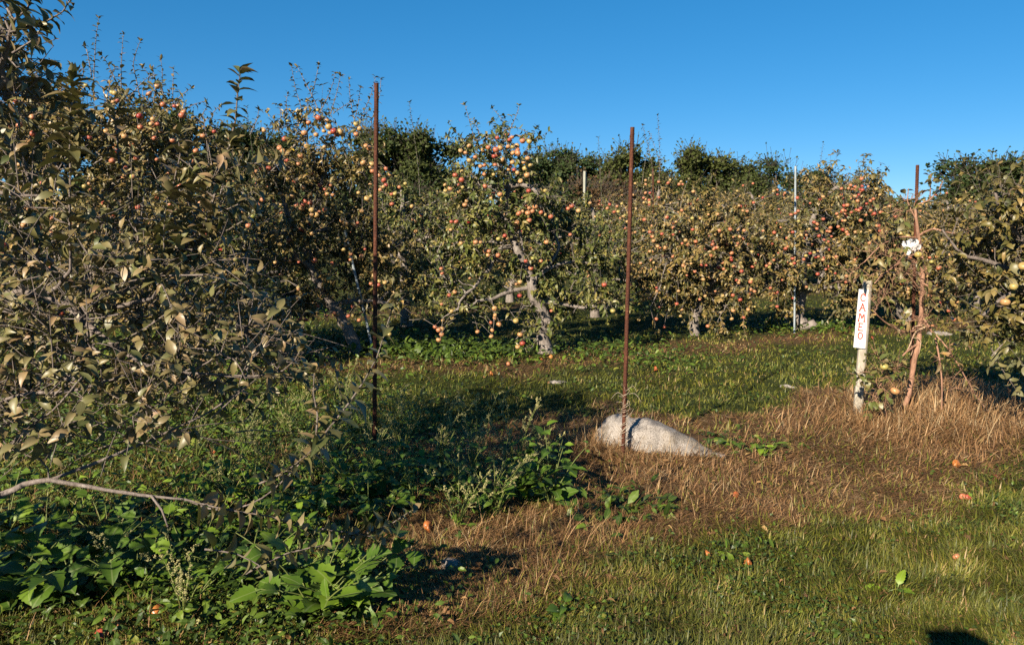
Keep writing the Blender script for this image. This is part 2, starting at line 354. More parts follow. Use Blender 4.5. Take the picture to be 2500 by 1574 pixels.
# ------------------------------------------------------------------ grass and litter (nobody could count them)
def blades(buf, x, y, hgt, wid, lean, rnd, az=None, zo=0., g=rng):
    n = len(x); z = H(x, y) - .004 + zo; az = g.uniform(0, 2 * np.pi, n) if az is None else az
    d = np.stack([np.cos(az), np.sin(az), np.zeros(n)], -1); s = np.stack([-np.sin(az + g.normal(0, .6, n)), np.cos(az), np.zeros(n)], -1)
    b = np.stack([x, y, z], -1); up = np.array([0, 0, 1.])
    ch = np.cos(lean)[:, None]; sh = np.sin(lean)[:, None]; h = hgt[:, None]
    mid = b + h * .5 * (up * np.cos(lean * .88)[:, None] + d * np.sin(lean * .88)[:, None])
    lt = np.minimum(lean * 1.25, 1.68); tip = mid + h * .5 * (up * np.cos(lt)[:, None] + d * np.sin(lt)[:, None])
    w = (wid * .5)[:, None] * s
    V = np.stack([b - w, b + w, mid - w * .85, mid + w * .85, tip], 1)
    A = np.zeros((n, 5, 3)); A[:, :, 2] = rnd[:, None]; A[:, 2:4, 1] = .5; A[:, 4, 1] = 1
    o = (np.arange(n) * 5)[:, None]
    buf.add(V.reshape(-1, 3), [o + np.array([[0, 1, 3, 2]]), o + np.array([[2, 3, 4]])], A.reshape(-1, 3))
def scatter(n, v0, v1, u0=-650, u1=3250, g=rng):
    n = int(n * 1.3)
    u = g.uniform(u0, u1, n); v = g.uniform(v0, v1, n)
    d = FW[None] + ((u - CX) / FPX)[:, None] * RT + ((CY - v) / FPX)[:, None] * UP
    t = -CAM_H / d[:, 2]; return d[:, 0] * t, d[:, 1] * t
x, y = scatter(420000, 690, 1690); dr, u, v = dryness(x, y); r = rng.random(len(x))
# rock footprint and far left weeds keep less grass
keep = (r > dr * .93) & ~((((x - 1.12) / .50) ** 2 + ((y - 5.42) / .20) ** 2) < 1) & (rng.random(len(x)) > .35 * ((u < 900) & (v > 1000)))
x, y, dr, u, v = x[keep], y[keep], dr[keep], u[keep], v[keep]; dist = np.hypot(x, y)
b = Buf(); tall = np.clip(vnoise(x, y, .5) * .5 + .6, .25, 1.1)
hg = rng.uniform(.025, .085, len(x)) * (.6 + .5 * tall) + .05 * dr * rng.random(len(x))
yel = np.clip(.36 + .26 * vnoise(x + 3, y, .19) + .2 * vnoise(x, y + 4, 1.1) + rng.normal(0, .2, len(x)) + .3 * dr + .5 * (rng.random(len(x)) < .07), 0, 1)
blades(b, x, y, hg, np.maximum(.0038, .00105 * dist) * rng.uniform(.7, 1.5, len(x)), np.abs(rng.normal(.95, .4, len(x))).clip(0, 1.5), yel, 5 * vnoise(x, y + 7, .3) + rng.normal(0, 1.0, len(x)))
tag(obj('grass', b.mesh('grass', smooth=False), M['grass']), kind='stuff')
x, y = scatter(330000, 690, 1660); dr, u, v = dryness(x, y); r = rng.random(len(x))
keep = (r < dr * 1.15 - .1 + .22 * (v > 1250)) & ~((((x - 1.12) / .50) ** 2 + ((y - 5.43) / .18) ** 2) < 1)
x, y, dr, u, v = x[keep], y[keep], dr[keep], u[keep], v[keep]; dist = np.hypot(x, y)
b = Buf(); n = len(x); flow = 1.2 * vnoise(x, y, .45) * 3 + rng.normal(0, .9, n)
toll = np.exp(-((u - 2330) / 330) ** 2 - ((v - 1010) / 70) ** 2)
hg = rng.uniform(.03, .12, n) * (1 + 1.5 * toll) * np.clip(1.2 - .02 * dist, .6, 1.2) * np.where(dr < .3, .5, 1)
lean = np.where(rng.random(n) < .05 + .35 * toll, rng.uniform(.3, 1.1, n), np.clip(rng.normal(1.42, .12, n), 1.05, 1.56))
blades(b, x, y, hg, np.maximum(.0026, .0007 * dist) * rng.uniform(.6, 1.6, n), lean, np.clip(.44 + .22 * vnoise(x, y, .3) + .2 * toll + rng.normal(0, .25, n), 0, 1), flow, rng.random(n) ** 1.5 * (.02 + .10 * toll))
# tall bleached stalks round the sign and the stakes
for (cu, cv, su, sv, n) in ((2330, 1030, 170, 35, 2600), (2120, 1040, 90, 20, 700), (1580, 1205, 130, 32, 420), (1420, 1100, 60, 30, 250), (1250, 1330, 170, 50, 420), (1455, 1092, 30, 14, 420), (1500, 1112, 26, 8, 260), (1650, 1122, 70, 6, 260), (600, 1150, 260, 110, 1300), (250, 1350, 200, 110, 700)):
    uu = rng.normal(cu, su, n); vv = rng.normal(cv, sv, n); G = np.array([gp(a, c) for a, c in zip(uu, vv)])
    blades(b, G[:, 0], G[:, 1], rng.uniform(.1, .34, n) * (1.1 if cu > 2000 else .75), rng.uniform(.0022, .0036, n) * (1.3 if cv < 1100 else 1), np.abs(rng.normal(1.0, .35, n)).clip(.15, 1.5), np.clip(rng.normal(.62, .24, n), 0, 1))
tag(obj('dry_grass', b.mesh('dry_grass', smooth=False), M['dry']), kind='stuff')
# small broad leaves in the turf, lush under the trees
b = Buf()
def low_leaves(n, x, y, L, h, rn, tm, g=rng):
    n = len(x); p = np.stack([x, y, H(x, y) + h], -1); d = rdir(n); d[:, 2] = np.abs(d[:, 2]) * .6 + .1
    nr = rdir(n) * .5 + np.array([0, -.2, 1.]); leaves(b, tm, p, d, nr, L, rn, 1.15, .35, .3)
x, y = scatter(60000, 780, 1680); dr, u, v = dryness(x, y); pt = vnoise(x, y, .33) + .5 * vnoise(x, y, 1.1)
k = (rng.random(len(x)) < np.clip(.28 + .8 * pt, 0.02, .9) * (1 - dr)); x, y = x[k], y[k]; dist = np.hypot(x, y)
low_leaves(0, x, y, rng.uniform(.012, .032, len(x)) * np.clip(dist / 5, .9, 1.9), rng.uniform(0, .04, len(x)), rng.beta(2, 3, len(x)), T_FAR)
def lush(cu, cv, su, sv, n, L0, L1, h1, tm=T_MID):
    uu = rng.normal(cu, su, n); vv = rng.normal(cv, sv, n); ok = vv > 700; G = np.array([gp(a, c) for a, c in zip(uu[ok], vv[ok])])
    low_leaves(0, G[:, 0], G[:, 1], rng.uniform(L0, L1, len(G)), rng.uniform(0, 1, len(G)) ** 1.5 * h1, rng.beta(2.6, 2.6, len(G)), tm)
lush(700, 845, 130, 18, 1500, .04, .1, .16); lush(1120, 862, 110, 15, 1700, .04, .1, .14); lush(1450, 858, 110, 16, 900, .04, .09, .1)
lush(1000, 850, 60, 12, 500, .06, .14, .16, T_TOOTH); lush(1640, 880, 80, 18, 500, .03, .08, .08); lush(1900, 800, 110, 8, 700, .05, .1, .12); lush(2050, 800, 40, 8, 300, .05, .1, .15)
lush(1570, 740, 40, 20, 500, .06, .12, .3); lush(500, 760, 300, 40, 1500, .05, .12, .3)
lush(350, 880, 300, 60, 3600, .03, .08, .14); lush(500, 1010, 330, 60, 4200, .02, .06, .12); lush(200, 1110, 250, 60, 2200, .025, .06, .10)
lush(250, 1450, 300, 90, 2000, .02, .06, .14); lush(500, 1340, 300, 90, 1000, .025, .06, .15); lush(700, 1480, 180, 80, 1700, .015, .05, .1); lush(950, 1110, 150, 60, 1500, .02, .05, .12)
lush(1850, 1100, 60, 10, 90, .03, .09, .05); lush(1790, 1350, 60, 30, 40, .03, .06, .03); lush(1530, 1250, 60, 25, 160, .03, .1, .06); lush(1760, 1075, 40, 12, 60, .03, .08, .03)
tag(obj('ground_cover', b.mesh('ground_cover', smooth=False), M['ground_leaf']), kind='stuff')

b = Buf(); x, y = scatter(9000, 760, 1650); dr, u, v = dryness(x, y); k = rng.random(len(x)) < .05 + .55 * dr; x, y = x[k], y[k]; n = len(x); d = rdir(n); d[:, 2] *= .3
leaves(b, T_MID, np.stack([x, y, H(x, y) + rng.uniform(.01, .035, n)], -1), d, rdir(n) * .6 + [0, 0, 1.], rng.uniform(.02, .05, n), rng.beta(1.6, 1.6, n), 1.2, .9, .8)
M['litter'] = leaf_mat('fallen_leaf', [(0, (.05, .025, .012)), (.4, (.14, .07, .03)), (.75, (.26, .14, .06)), (1, (.36, .24, .09))], back=(.2, .12, .06), vein=.2, rough=.7, spec=.2)
tag(obj('fallen_leaves', b.mesh('fallen_leaves', smooth=False), M['litter']), kind='stuff')
# ------------------------------------------------------------------ apples
def apple_mesh(name, seg=16, rin=10, squash=1., dent=0):
    g = np.random.default_rng(abs(hash(name)) % 1000 + seg); V = []; Fq = []
    for i in range(rin + 1):
        th = math.pi * i / rin; r = math.sin(th) ** .9 if 0 < i < rin else .0; z = math.cos(th)
        dimple = .42 * math.exp(-(r / .35) ** 2) * (1 if z > 0 else .75)
        zz = z * .86 - math.copysign(dimple, z) * .9; rr = r * (1.0 - .10 * (z < 0) * abs(z)) * (1 + .04 * z)
        for j in range(seg):
            a = 2 * math.pi * j / seg; k = 1 + .035 * math.cos(5 * a) * (z < 0) + dent * .25 * math.sin(2 * a + 3 * z)
            V.append((rr * k * math.cos(a), rr * k * math.sin(a), zz * squash))
    for i in range(rin):
        for j in range(seg):
            k = (j + 1) % seg; Fq.append((i * seg + j, (i + 1) * seg + j, (i + 1) * seg + k, i * seg + k))
    b = Buf(); b.add(np.array(V), [np.array(Fq)])
    b.tube(np.array([[0, 0, .45], [.02, .01, .8], [.1, .02, 1.15]]), [.06, .045, .06], 5)
    return b
AP = [apple_mesh('apple%d' % i, 16, 10, q, 0).mesh('apple', smooth=True) for i, q in enumerate((1, .94, 1.06))]
APO = [apple_mesh('old%d' % i, 16, 10, q, 1).mesh('windfall', smooth=True) for i, q in enumerate((.7, .85))]
for m_ in AP: m_.materials.append(M['apple'])
for m_ in APO: m_.materials.append(M['apple_old'])
SMALL = apple_mesh('small', 8, 5); SV = np.concatenate(SMALL.V); SP = [np.concatenate(p) for p in SMALL.P.values()]
def put_apple(p, r, parent=None, name='apple', me=None, off=None, hue=None):
    o = bpy.data.objects.new(name, me or random.choice(AP)); COL.objects.link(o)
    if parent is not None: o.parent = parent
    q = np.asarray(p) - (off if off is not None else 0); o.location = Vector([float(c) for c in q])
    h_ = random.betavariate(2, 2.1) if hue is None else hue; o.color = (min(.97, max(.02, h_)), 1, 1, 1)
    o.scale = (r, r, r); o.rotation_euler = (random.gauss(0, .35), random.gauss(0, .35), random.uniform(0, 6.28))
    return o

# ------------------------------------------------------------------ apple trees
class Tree:
    def __init__(s, name, label, base, seed, leaf='leaf_mid', bark='bark', tm=T_MID, cat='apple tree', group=None):
        s.g = np.random.default_rng(seed); s.base = np.asarray(base, float)
        s.root = empty(name, base, label, cat, group); s.wood = Buf(); s.lv = []; s.S = []; s.apl = []
        s.leaf = leaf; s.bark = bark; s.tm = tm; s.tw = []; s.hue = (2.1, 2.25); s.hues = []; s.ws = 1.; s.bare = []; s.keepout = None
    def limbw(s, P, R0, R1, sides=7, spawn=True, step=.06, rr=None):
        P = np.asarray(P, float); n = len(P); Rr = np.linspace(R0, R1, n) if rr is None else np.asarray(rr)
        P, Rr = resample(P, Rr, step)
        P[1:-1] += s.g.normal(0, .12, (len(P) - 2, 3)) * Rr[1:-1, None]
        Rr = Rr * s.g.uniform(.92, 1.1, len(Rr)); V, Qd, c = tubes(P[None], Rr[None], sides); s.wood.add(V, [Qd, c])
        if spawn:
            T = unit(np.gradient(P, axis=0)); s.S += [(p, t, q) for p, t, q in zip(P, T, Rr)]
        return P
    def limb(s, pts, Y, r0, r1, dY=0., sides=7, spawn=True, y0=0.):
        n = len(pts); P = [at(u, v, Y + y0 + dY * i / max(1, n - 1)) for i, (u, v) in enumerate(pts)]
        k = Y / FPX; return s.limbw(P, r0 * k, r1 * k, sides, spawn, step=max(.03, .01 * Y))
    def grow(s, ells, nsec, nleaf, L=.085, twl=(.12, .38), up=.35, shell=.45, spawn_lim=True, rnd=(2.2, 2.2), conn=True):
        g = s.g; w = np.array([e[3] * e[4] * e[5] for e in ells]); w = w / w.sum()
        E = np.array(ells); pick = g.choice(len(E), nsec, p=w)
        rad = g.uniform(shell ** 3, 1, nsec) ** (1 / 3); tgt = E[pick, :3] + rdir(nsec, g) * E[pick, 3:6] * rad[:, None]
        SP_ = np.array([q[0] for q in s.S])
        d = np.linalg.norm(tgt[:, None] - SP_[None], axis=2) * g.uniform(.75, 1.3, (nsec, len(SP_))); near = SP_[d.argmin(1)]
        k = np.linspace(0, 1, 7)[None, :, None]; ln = np.linalg.norm(tgt - near, axis=1)[:, None, None]
        P = near[:, None] * (1 - k) + tgt[:, None] * k + np.array([0, 0, 1.]) * ln * .22 * 4 * k * (1 - k) * g.uniform(-.3, 1.2, (nsec, 1, 1)) + g.normal(0, .05, (nsec, 7, 3)) * ln * (k > 0) * (k < 1)
        r0 = np.clip(.012 * ln[:, 0, 0] + .004, .004, .018) * s.ws; Rr = r0[:, None] * np.linspace(1, .4, 7)[None]
        V, Qd, c = tubes(P, Rr, 5); s.wood.add(V, [Qd, c])
        cen = E[pick, :3]
        # twigs off the branches
        nt = int(nsec * 7); i = g.integers(0, nsec, nt); t = g.uniform(.25, 1, nt); f = t * 6; a = np.minimum(f.astype(int), 5); fr = (f - a)[:, None]
        st = P[i, a] * (1 - fr) + P[i, a + 1] * fr; tan = unit(P[i, a + 1] - P[i, a])
        outw = unit(st - cen[i]); dr = unit(tan * .5 + rdir(nt, g) * .75 + outw * .5 + np.array([0, 0, up]))
        l = g.uniform(twl[0], twl[1], nt)[:, None, None]; kk = np.linspace(0, 1, 4)[None, :, None]
        TP = st[:, None] + dr[:, None] * l * kk + np.array([0, 0, 1.]) * l * kk ** 2 * g.uniform(-.35, .35, (nt, 1, 1))
        V, Qd, c = tubes(TP, np.full((nt, 4), .0025 * s.ws ** .5) * np.linspace(1.5, .6, 4)[None], 3); s.wood.add(V, [Qd])
        s.twleaves(TP, nleaf, L, rnd)
    def twleaves(s, TP, n, L, rnd=(2.2, 2.2)):
        g = s.g; m = len(TP); kk = TP.shape[1] - 1; i = g.integers(0, m, n); t = np.where(g.random(n) < .25, 1., g.uniform(.05, 1, n)); f = t * kk; a = np.minimum(f.astype(int), kk - 1); fr = (f - a)[:, None]
        p = TP[i, a] * (1 - fr) + TP[i, a + 1] * fr; tan = unit(TP[i, a + 1] - TP[i, a])
        tr = g.beta(*rnd, m); s.addleaf(p, tan, L * g.uniform(.55, 1.15, n), np.clip(tr[i] * .6 + g.beta(*rnd, n) * .4 + g.normal(0, .06, n), 0, 1))
    def addleaf(s, p, tan, L, r):
        g = s.g; n = len(p); perp = rdir(n, g); perp = unit(perp - (perp * tan).sum(1, keepdims=True) * tan)
        d = unit(tan * g.uniform(.3, .9, (n, 1)) + perp + np.array([0, 0, -.12])); nr = np.array([0, 0, 1.]) + rdir(n, g) * .75 + tan * .5
        s.lv.append((p, d, nr, L, r))
    def shoot(s, pts, Y, L=.075, per=.022, r0=.006, dY=0., rnd=(2.2, 2.2), P=None, dens=1.):
        g = s.g
        if P is None: P = [at(u, v, Y + dY * i / max(1, len(pts) - 1)) for i, (u, v) in enumerate(pts)]
        P = s.limbw(P, r0, r0 * .35, 5, False, step=.05)
        seg = np.linalg.norm(np.diff(P, axis=0), axis=1); cum = np.concatenate([[0], np.cumsum(seg)]); n = max(3, int(cum[-1] / per * dens)); tt = np.linspace(.08, 1, n) * cum[-1]
        p = np.stack([np.interp(tt, cum, P[:, k]) for k in range(3)], 1); T = unit(np.gradient(p, axis=0))
        # alternate leaves round the shoot, a rosette at its tip
        ang = np.arange(n) * 2.4 + g.uniform(0, .6, n); ref = unit(np.cross(T, np.array([0.1, 1., .2]))); B = np.cross(T, ref)
        perp = np.cos(ang)[:, None] * ref + np.sin(ang)[:, None] * B
        d = unit(T * g.uniform(.35, .8, (n, 1)) + perp); nr = T + np.array([0, 0, .5]) + rdir(n, g) * .3
        tr = g.beta(*rnd); Ls = L * g.uniform(.65, 1.15, n) * np.clip(np.linspace(1.25, .75, n), .6, 1.1)
        s.lv.append((p, d, nr, Ls, np.clip(tr * .5 + g.beta(*rnd, n) * .5, 0, 1)))
        m = 5; pt = np.repeat(p[-1:], m, 0); pp = rdir(m, g); s.lv.append((pt, unit(T[-1] * .9 + pp * .7), np.repeat(T[-1:], m, 0) + rdir(m, g) * .5, L * g.uniform(.5, .9, m), g.beta(*rnd, m)))
        return P
    def apple_px(s, pts, Y, r=.038, jit=.12):
        for u, v in pts: s.apl.append((at(u, v, Y + s.g.uniform(-jit, jit)), r * s.g.uniform(.7, 1.14)))
    def apple_cl(s, cl, Y, r=.038, jit=.25):
        for (u, v, su, sv, n) in cl: s.apple_px(list(zip(s.g.normal(u, su, n), s.g.normal(v, sv, n))), Y, r, jit)
    def build(s, cap=100, clear=True, merge=False):
        if s.apl and s.S:      # every apple hangs on a leafy spur
            SPs = np.array([q[0] for q in s.S]); A = np.array([a[0] + [0, 0, a[1] * .7] for a in s.apl]); nr_ = SPs[((A[:, None] - SPs[None]) ** 2).sum(2).argmin(1)]; dd = nr_ - A; ln = np.linalg.norm(dd, axis=1, keepdims=True)
            B_ = A + dd / ln * np.minimum(ln, .32) * [1, 1, .5] + [0, 0, .07]; Mi = (A + B_) / 2 + [0, 0, .05]; P = np.stack([A, Mi, B_], 1); V, Qd, c = tubes(P, np.tile([.0018, .0026, .0036], (len(A), 1)), 4); s.wood.add(V, [Qd])
            k3 = np.repeat(np.arange(len(A)), 4); s.addleaf(Mi[k3] + s.g.normal(0, .02, (len(k3), 3)), unit(B_ - A)[k3], .085 * s.g.uniform(.6, 1.1, len(k3)), s.g.beta(2, 2, len(k3)))
        p, d, nr, L, r = [np.concatenate([a[i] for a in s.lv]) for i in range(5)]
        for q in s.bare:
            eye = unit(np.array([0, 0, CAM_H]) - q); w = p + unit(d) * L[:, None] * .5 - q; tt = np.clip(w @ eye, 0, .55); ok = (np.linalg.norm(w - tt[:, None] * eye, axis=1) > .05) | (s.g.random(len(p)) < .25); p, d, nr, L, r = p[ok], d[ok], nr[ok], L[ok], r[ok]
        if s.keepout:
            uu, vv = px(p); ok = ~((uu > s.keepout[0]) & (uu < s.keepout[2]) & (vv > s.keepout[1]) & (vv < s.keepout[3]) & (p[:, 1] < s.keepout[4])); p, d, nr, L, r = p[ok], d[ok], nr[ok], L[ok], r[ok]
        if clear and s.apl:     # ripe fruit hangs clear of the leaves on its sunny side
            A = np.array([a[0] for a in s.apl]); ctr = p + unit(d) * L[:, None] * .5; ok = np.ones(len(p), bool)
            eye = unit(np.array([0, 0, CAM_H]) - A.mean(0)); sd = unit(eye - SUNL * .6)
            for q, (a, rad) in enumerate(s.apl):
                w = ctr - a; t = np.clip(w @ sd, 0, .40); ok &= np.linalg.norm(w - t[:, None] * sd, axis=1) > rad * (1.15 if s.g.random() < .75 else .75)
            p, d, nr, L, r = p[ok], d[ok], nr[ok], L[ok], r[ok]
        b = Buf(); leaves(b, s.tm, p, d, nr, L, r, 1., .45, .5, s.g)
        obj('trunk', s.wood.mesh('trunk', s.base), M[s.bark], s.root)
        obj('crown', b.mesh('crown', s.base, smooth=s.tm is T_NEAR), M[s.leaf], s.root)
        if merge: one, rest = [], s.apl
        else: one, rest = s.apl[:cap], s.apl[cap:]
        for q_, (a, rad) in enumerate(one): put_apple(a, rad, s.root, off=s.base, hue=s.hues[q_] if q_ < len(s.hues) else float(s.g.beta(*s.hue)))
        if rest:
            bb = Buf()
            for a, rad in rest:
                A = np.zeros((len(SV), 3)); A[:, 2] = s.g.beta(*s.hue); bb.add(SV * rad + a, SP, A)
            o = obj('apples' if not merge else 'apples', bb.mesh('apples', s.base), M['apple'], s.root); o['kind'] = 'stuff'
        return s.root
def ell(u, v, Y, ru, rv, ry):
    p = at(u, v, Y); k = Y / FPX; return (*p, ru * k, ry, rv * k)
def cr(lst, sc, ox, oy): return [(a / sc + ox, b_ / sc + oy) for a, b_ in lst]
ORCH = 'apple trees of the front row'
if 1:
    # ---- the tree in the middle, heavy with fruit
    b0 = gp(1330, 862); Y = b0[1]
    t = Tree('apple_tree', 'gnarled leaning apple tree loaded with peach coloured apples, between the two tallest rusty stakes', b0, 11, 'leaf_green', group=ORCH)
    k = Y / FPX
    tr = [(1332, 872), (1329, 845), (1325, 818), (1330, 790), (1335, 779), (1322, 753), (1305, 725), (1301, 698), (1291, 670), (1279, 638), (1263, 610), (1249, 578), (1242, 541), (1239, 515), (1241, 467), (1244, 452), (1234, 428), (1218, 404), (1208, 380)]
    rr = [24, 19, 15, 13, 13, 13, 13, 12, 11, 10, 9.5, 8, 6.5, 6, 6, 7, 6.5, 5.5, 4.5]
    t.limbw([at(u, v, Y) for u, v in tr], 0, 0, 10, True, .08, rr=[q * k for q in rr])
    t.bare = [q[0] for q in t.S]; t.limb([(1337, 779), (1345, 795), (1352, 815)], Y, 7, 4, -.1)
    for pts, r0, r1, dY in (([(1245, 456), (1270, 450), (1295, 455), (1310, 470), (1313, 482)], 6, 4, -.45), ([(1240, 455), (1215, 449), (1185, 465), (1172, 482)], 7, 3.5, -.35),
        ([(1210, 382), (1195, 372), (1182, 345), (1192, 332), (1212, 331)], 4.5, 3.5, -.2), ([(1209, 380), (1230, 345), (1260, 330), (1300, 345)], 4, 2, -.1), ([(1245, 543), (1262, 555), (1275, 590), (1278, 612)], 4, 3, -.3),
        ([(1245, 602), (1225, 605), (1205, 630), (1198, 655), (1175, 675), (1160, 700), (1140, 715), (1122, 737), (1118, 757)], 6, 2.5, -.5), ([(1300, 702), (1245, 710), (1225, 720), (1200, 731), (1165, 735), (1150, 747)], 6, 2.5, -.3),
        ([(1263, 598), (1290, 585), (1322, 597)], 4.5, 3, -.4), ([(1300, 690), (1345, 640), (1365, 600), (1345, 560)], 5, 3, .3), ([(1310, 735), (1370, 742), (1430, 752), (1480, 755)], 6, 3, -.2), ([(1258, 642), (1232, 640), (1212, 634)], 5, 3, -.2),
        ([(1301, 690), (1350, 650), (1420, 640), (1460, 650)], 5, 2.5, .2), ([(1242, 540), (1200, 520), (1150, 530), (1110, 560)], 4.5, 2.5, .3), ([(1279, 638), (1240, 600), (1180, 590), (1120, 620)], 5, 2.5, .5)):
        P_ = t.limb(pts, Y, r0, r1, dY); t.bare += list(P_[: len(P_) * 2 // 3])
    t.grow([ell(1215, 385, Y, 105, 55, .5), ell(1235, 480, Y, 165, 85, .9), ell(1250, 590, Y + .2, 215, 95, .95), ell(1130, 660, Y, 95, 80, .6), ell(1390, 670, Y, 110, 85, .7), ell(1120, 745, Y - .1, 85, 50, .4), ell(1430, 745, Y, 90, 45, .5)], 170, 12500, .088, rnd=(2, 2.4))
    t.grow([ell(1335, 830, Y - .2, 40, 40, .25), ell(1262, 815, Y - .4, 30, 45, .15)], 8, 170, .09)
    for pts in ([(1160, 345), (1153, 320), (1145, 290), (1135, 257)], [(1172, 345), (1168, 320), (1155, 290), (1165, 300)], [(1235, 320), (1226, 295), (1212, 275), (1203, 265)], [(1243, 320), (1255, 295), (1265, 270), (1267, 258)], [(1230, 318), (1260, 312), (1290, 325), (1305, 345)]):
        t.shoot(pts, Y, .085, .035)
    A1 = [(325, 480), (245, 525), (290, 545), (325, 615), (450, 520), (380, 585), (500, 495), (570, 515), (610, 500), (595, 560), (555, 575), (585, 405), (675, 375), (697, 425), (720, 400), (820, 435), (880, 440), (685, 487), (725, 490), (765, 480), (770, 520), (730, 545), (775, 550), (850, 545), (670, 575), (865, 595), (725, 632), (705, 668), (830, 630), (840, 690), (690, 695), (740, 700), (770, 730), (890, 660), (430, 670), (465, 660), (565, 655), (630, 610), (465, 740), (550, 745), (255, 715), (255, 795), (220, 845), (262, 860), (225, 900), (100, 840), (105, 895), (150, 875), (195, 750), (470, 855), (545, 930), (528, 965), (285, 1025), (300, 990), (610, 930), (630, 975), (800, 805), (860, 750), (875, 895), (1030, 895), (850, 1035), (880, 1055), (935, 1045), (980, 1045), (820, 1085), (868, 1100), (910, 1085), (1025, 1115), (990, 1095), (1080, 1135), (785, 1105), (880, 1170), (765, 1190), (770, 1235), (160, 1180), (205, 1180), (320, 1180), (155, 1255), (250, 1380), (385, 1370), (430, 1370), (600, 1340), (655, 1310), (595, 1490), (500, 1490), (1040, 1370), (1260, 1300), (1240, 1060), (1275, 1035), (1337, 1080)]
    A2 = [(885, 1285), (865, 1010), (80, 1155), (50, 1210), (95, 1005), (80, 1095), (190, 980), (185, 910), (10, 1075), (220, 705), (160, 740), (80, 835), (75, 460), (85, 510), (460, 1125), (640, 880), (645, 950), (645, 980), (600, 1030), (685, 1050), (615, 1110), (605, 1175), (910, 1155), (935, 1250), (970, 380), (1025, 455), (1045, 350), (1130, 380), (910, 600), (905, 745), (1240, 905), (1190, 180), (1800, 630), (1890, 905), (680, 145), (545, 275), (580, 275), (680, 320)]
    low = cr(A2, 4.332, 1060, 550); hi = cr(A1, 3.79, 1060, 230)
    t.apple_px(low[:24] + hi[:76], Y - .55, .036, .2); t.apple_px(hi[76:] + low[24:], Y - .6, .035, .15)
    t.limb([(1118, 755), (1082, 775), (1078, 800), (1075, 838)], Y - .5, 1.5, .8, 0, 4, False); t.limb([(1200, 731), (1207, 755), (1206, 790), (1200, 822)], Y - .4, 1.2, .8, 0, 4, False)
    t.build()
    # ---- the tree left of the tall stake
    b0 = gp(868, 862); Y = b0[1]; k = Y / FPX
    t = Tree('apple_tree', 'apple tree leaning left, pale trunk foot and upright water shoots, behind the tallest rusty stake', b0, 12, 'leaf_mid', group=ORCH)
    t.limbw([at(u, v, Y) for u, v in [(870, 870), (866, 850), (854, 813), (830, 771), (813, 747), (789, 713), (765, 662), (748, 610), (757, 560), (772, 500), (790, 430), (802, 370)]], 0, 0, 10, True, .08, rr=[q * k for q in (23, 19, 14, 13, 13, 12, 11, 10, 9, 8, 6, 4)])
    t.bare = [q[0] for q in t.S][:16]
    for pts, r0, r1, dY in (([(765, 662), (720, 620), (680, 600), (640, 560)], 8, 3, -.5), ([(750, 590), (705, 530), (680, 445), (655, 425)], 8, 3, -.4), ([(813, 747), (850, 735), (900, 735), (945, 740)], 6, 4, -.3), ([(770, 500), (830, 440), (885, 420)], 5, 3, -.2),
        ([(660, 430), (694, 387), (727, 346), (760, 310)], 3, 2, -.1), ([(789, 713), (730, 720), (660, 750), (600, 745)], 6, 3, -.5), ([(755, 570), (820, 560), (890, 600), (930, 620)], 5, 2, .2), ([(790, 430), (760, 370), (735, 320)], 4, 2, -.2), ([(748, 610), (690, 640), (630, 660)], 5, 2, .4)):
        t.limb(pts, Y, r0, r1, dY)
    t.grow([ell(785, 370, Y, 130, 85, .75), ell(755, 520, Y, 185, 120, 1.0), ell(720, 650, Y, 190, 90, .9), ell(910, 620, Y + .1, 80, 110, .7), ell(610, 755, Y - .4, 170, 65, .6), ell(760, 760, Y - .3, 150, 50, .6), ell(950, 700, Y + .3, 90, 80, .6)], 170, 13000, .086)
    for pts in ([(739, 291), (733, 254), (721, 215), (712, 162)], [(775, 263), (760, 230), (742, 195), (727, 165)], [(760, 236), (769, 203), (778, 159)], [(778, 278), (798, 242), (813, 203), (818, 180)], [(807, 280), (822, 227), (831, 186)], [(864, 290), (855, 239), (852, 195)], [(864, 328), (887, 275), (905, 233), (917, 189)], [(700, 317), (699, 248), (702, 230)], [(686, 314), (684, 260)], [(813, 278), (835, 262), (858, 248)], [(672, 320), (670, 290)], [(817, 450), (817, 370), (815, 300)], [(870, 340), (880, 300), (900, 270)], [(722, 330), (728, 290)], [(850, 320), (868, 285), (880, 215)], [(790, 300), (783, 250)], [(905, 300), (925, 240), (930, 195)]):
        t.shoot(pts, Y + t.g.uniform(-.4, .3), .08, .028)
    AL = [(350, 505), (315, 590), (335, 700), (283, 780), (138, 740), (110, 712), (153, 640), (170, 818), (30, 845), (22, 880), (235, 990), (300, 1040), (115, 1093), (210, 1108), (365, 1095), (325, 1150), (362, 1165), (250, 1180), (290, 1210), (300, 1180), (380, 1260), (415, 1265), (375, 1225), (380, 1415), (190, 1470), (590, 1465), (738, 517), (515, 540), (525, 590), (555, 575), (580, 605), (610, 580), (620, 605), (770, 555), (740, 600), (410, 605), (475, 575), (800, 835), (845, 710), (820, 695), (870, 845), (985, 885), (1020, 930), (970, 980), (965, 1033), (875, 905), (930, 940), (1035, 1175), (215, 900), (180, 965), (265, 845), (85, 1210), (500, 490), (430, 465), (830, 1130), (655, 1335), (620, 1310)]
    BL = [(200, 107), (322, 125), (240, 45), (533, 75), (213, 303), (210, 255), (445, 372), (475, 430), (530, 405), (285, 498), (340, 480), (362, 488), (440, 500), (465, 500), (395, 560), (515, 530), (440, 550), (660, 252), (600, 270), (655, 280), (225, 375), (300, 235), (405, 28), (730, 630), (215, 470), (700, 262)]
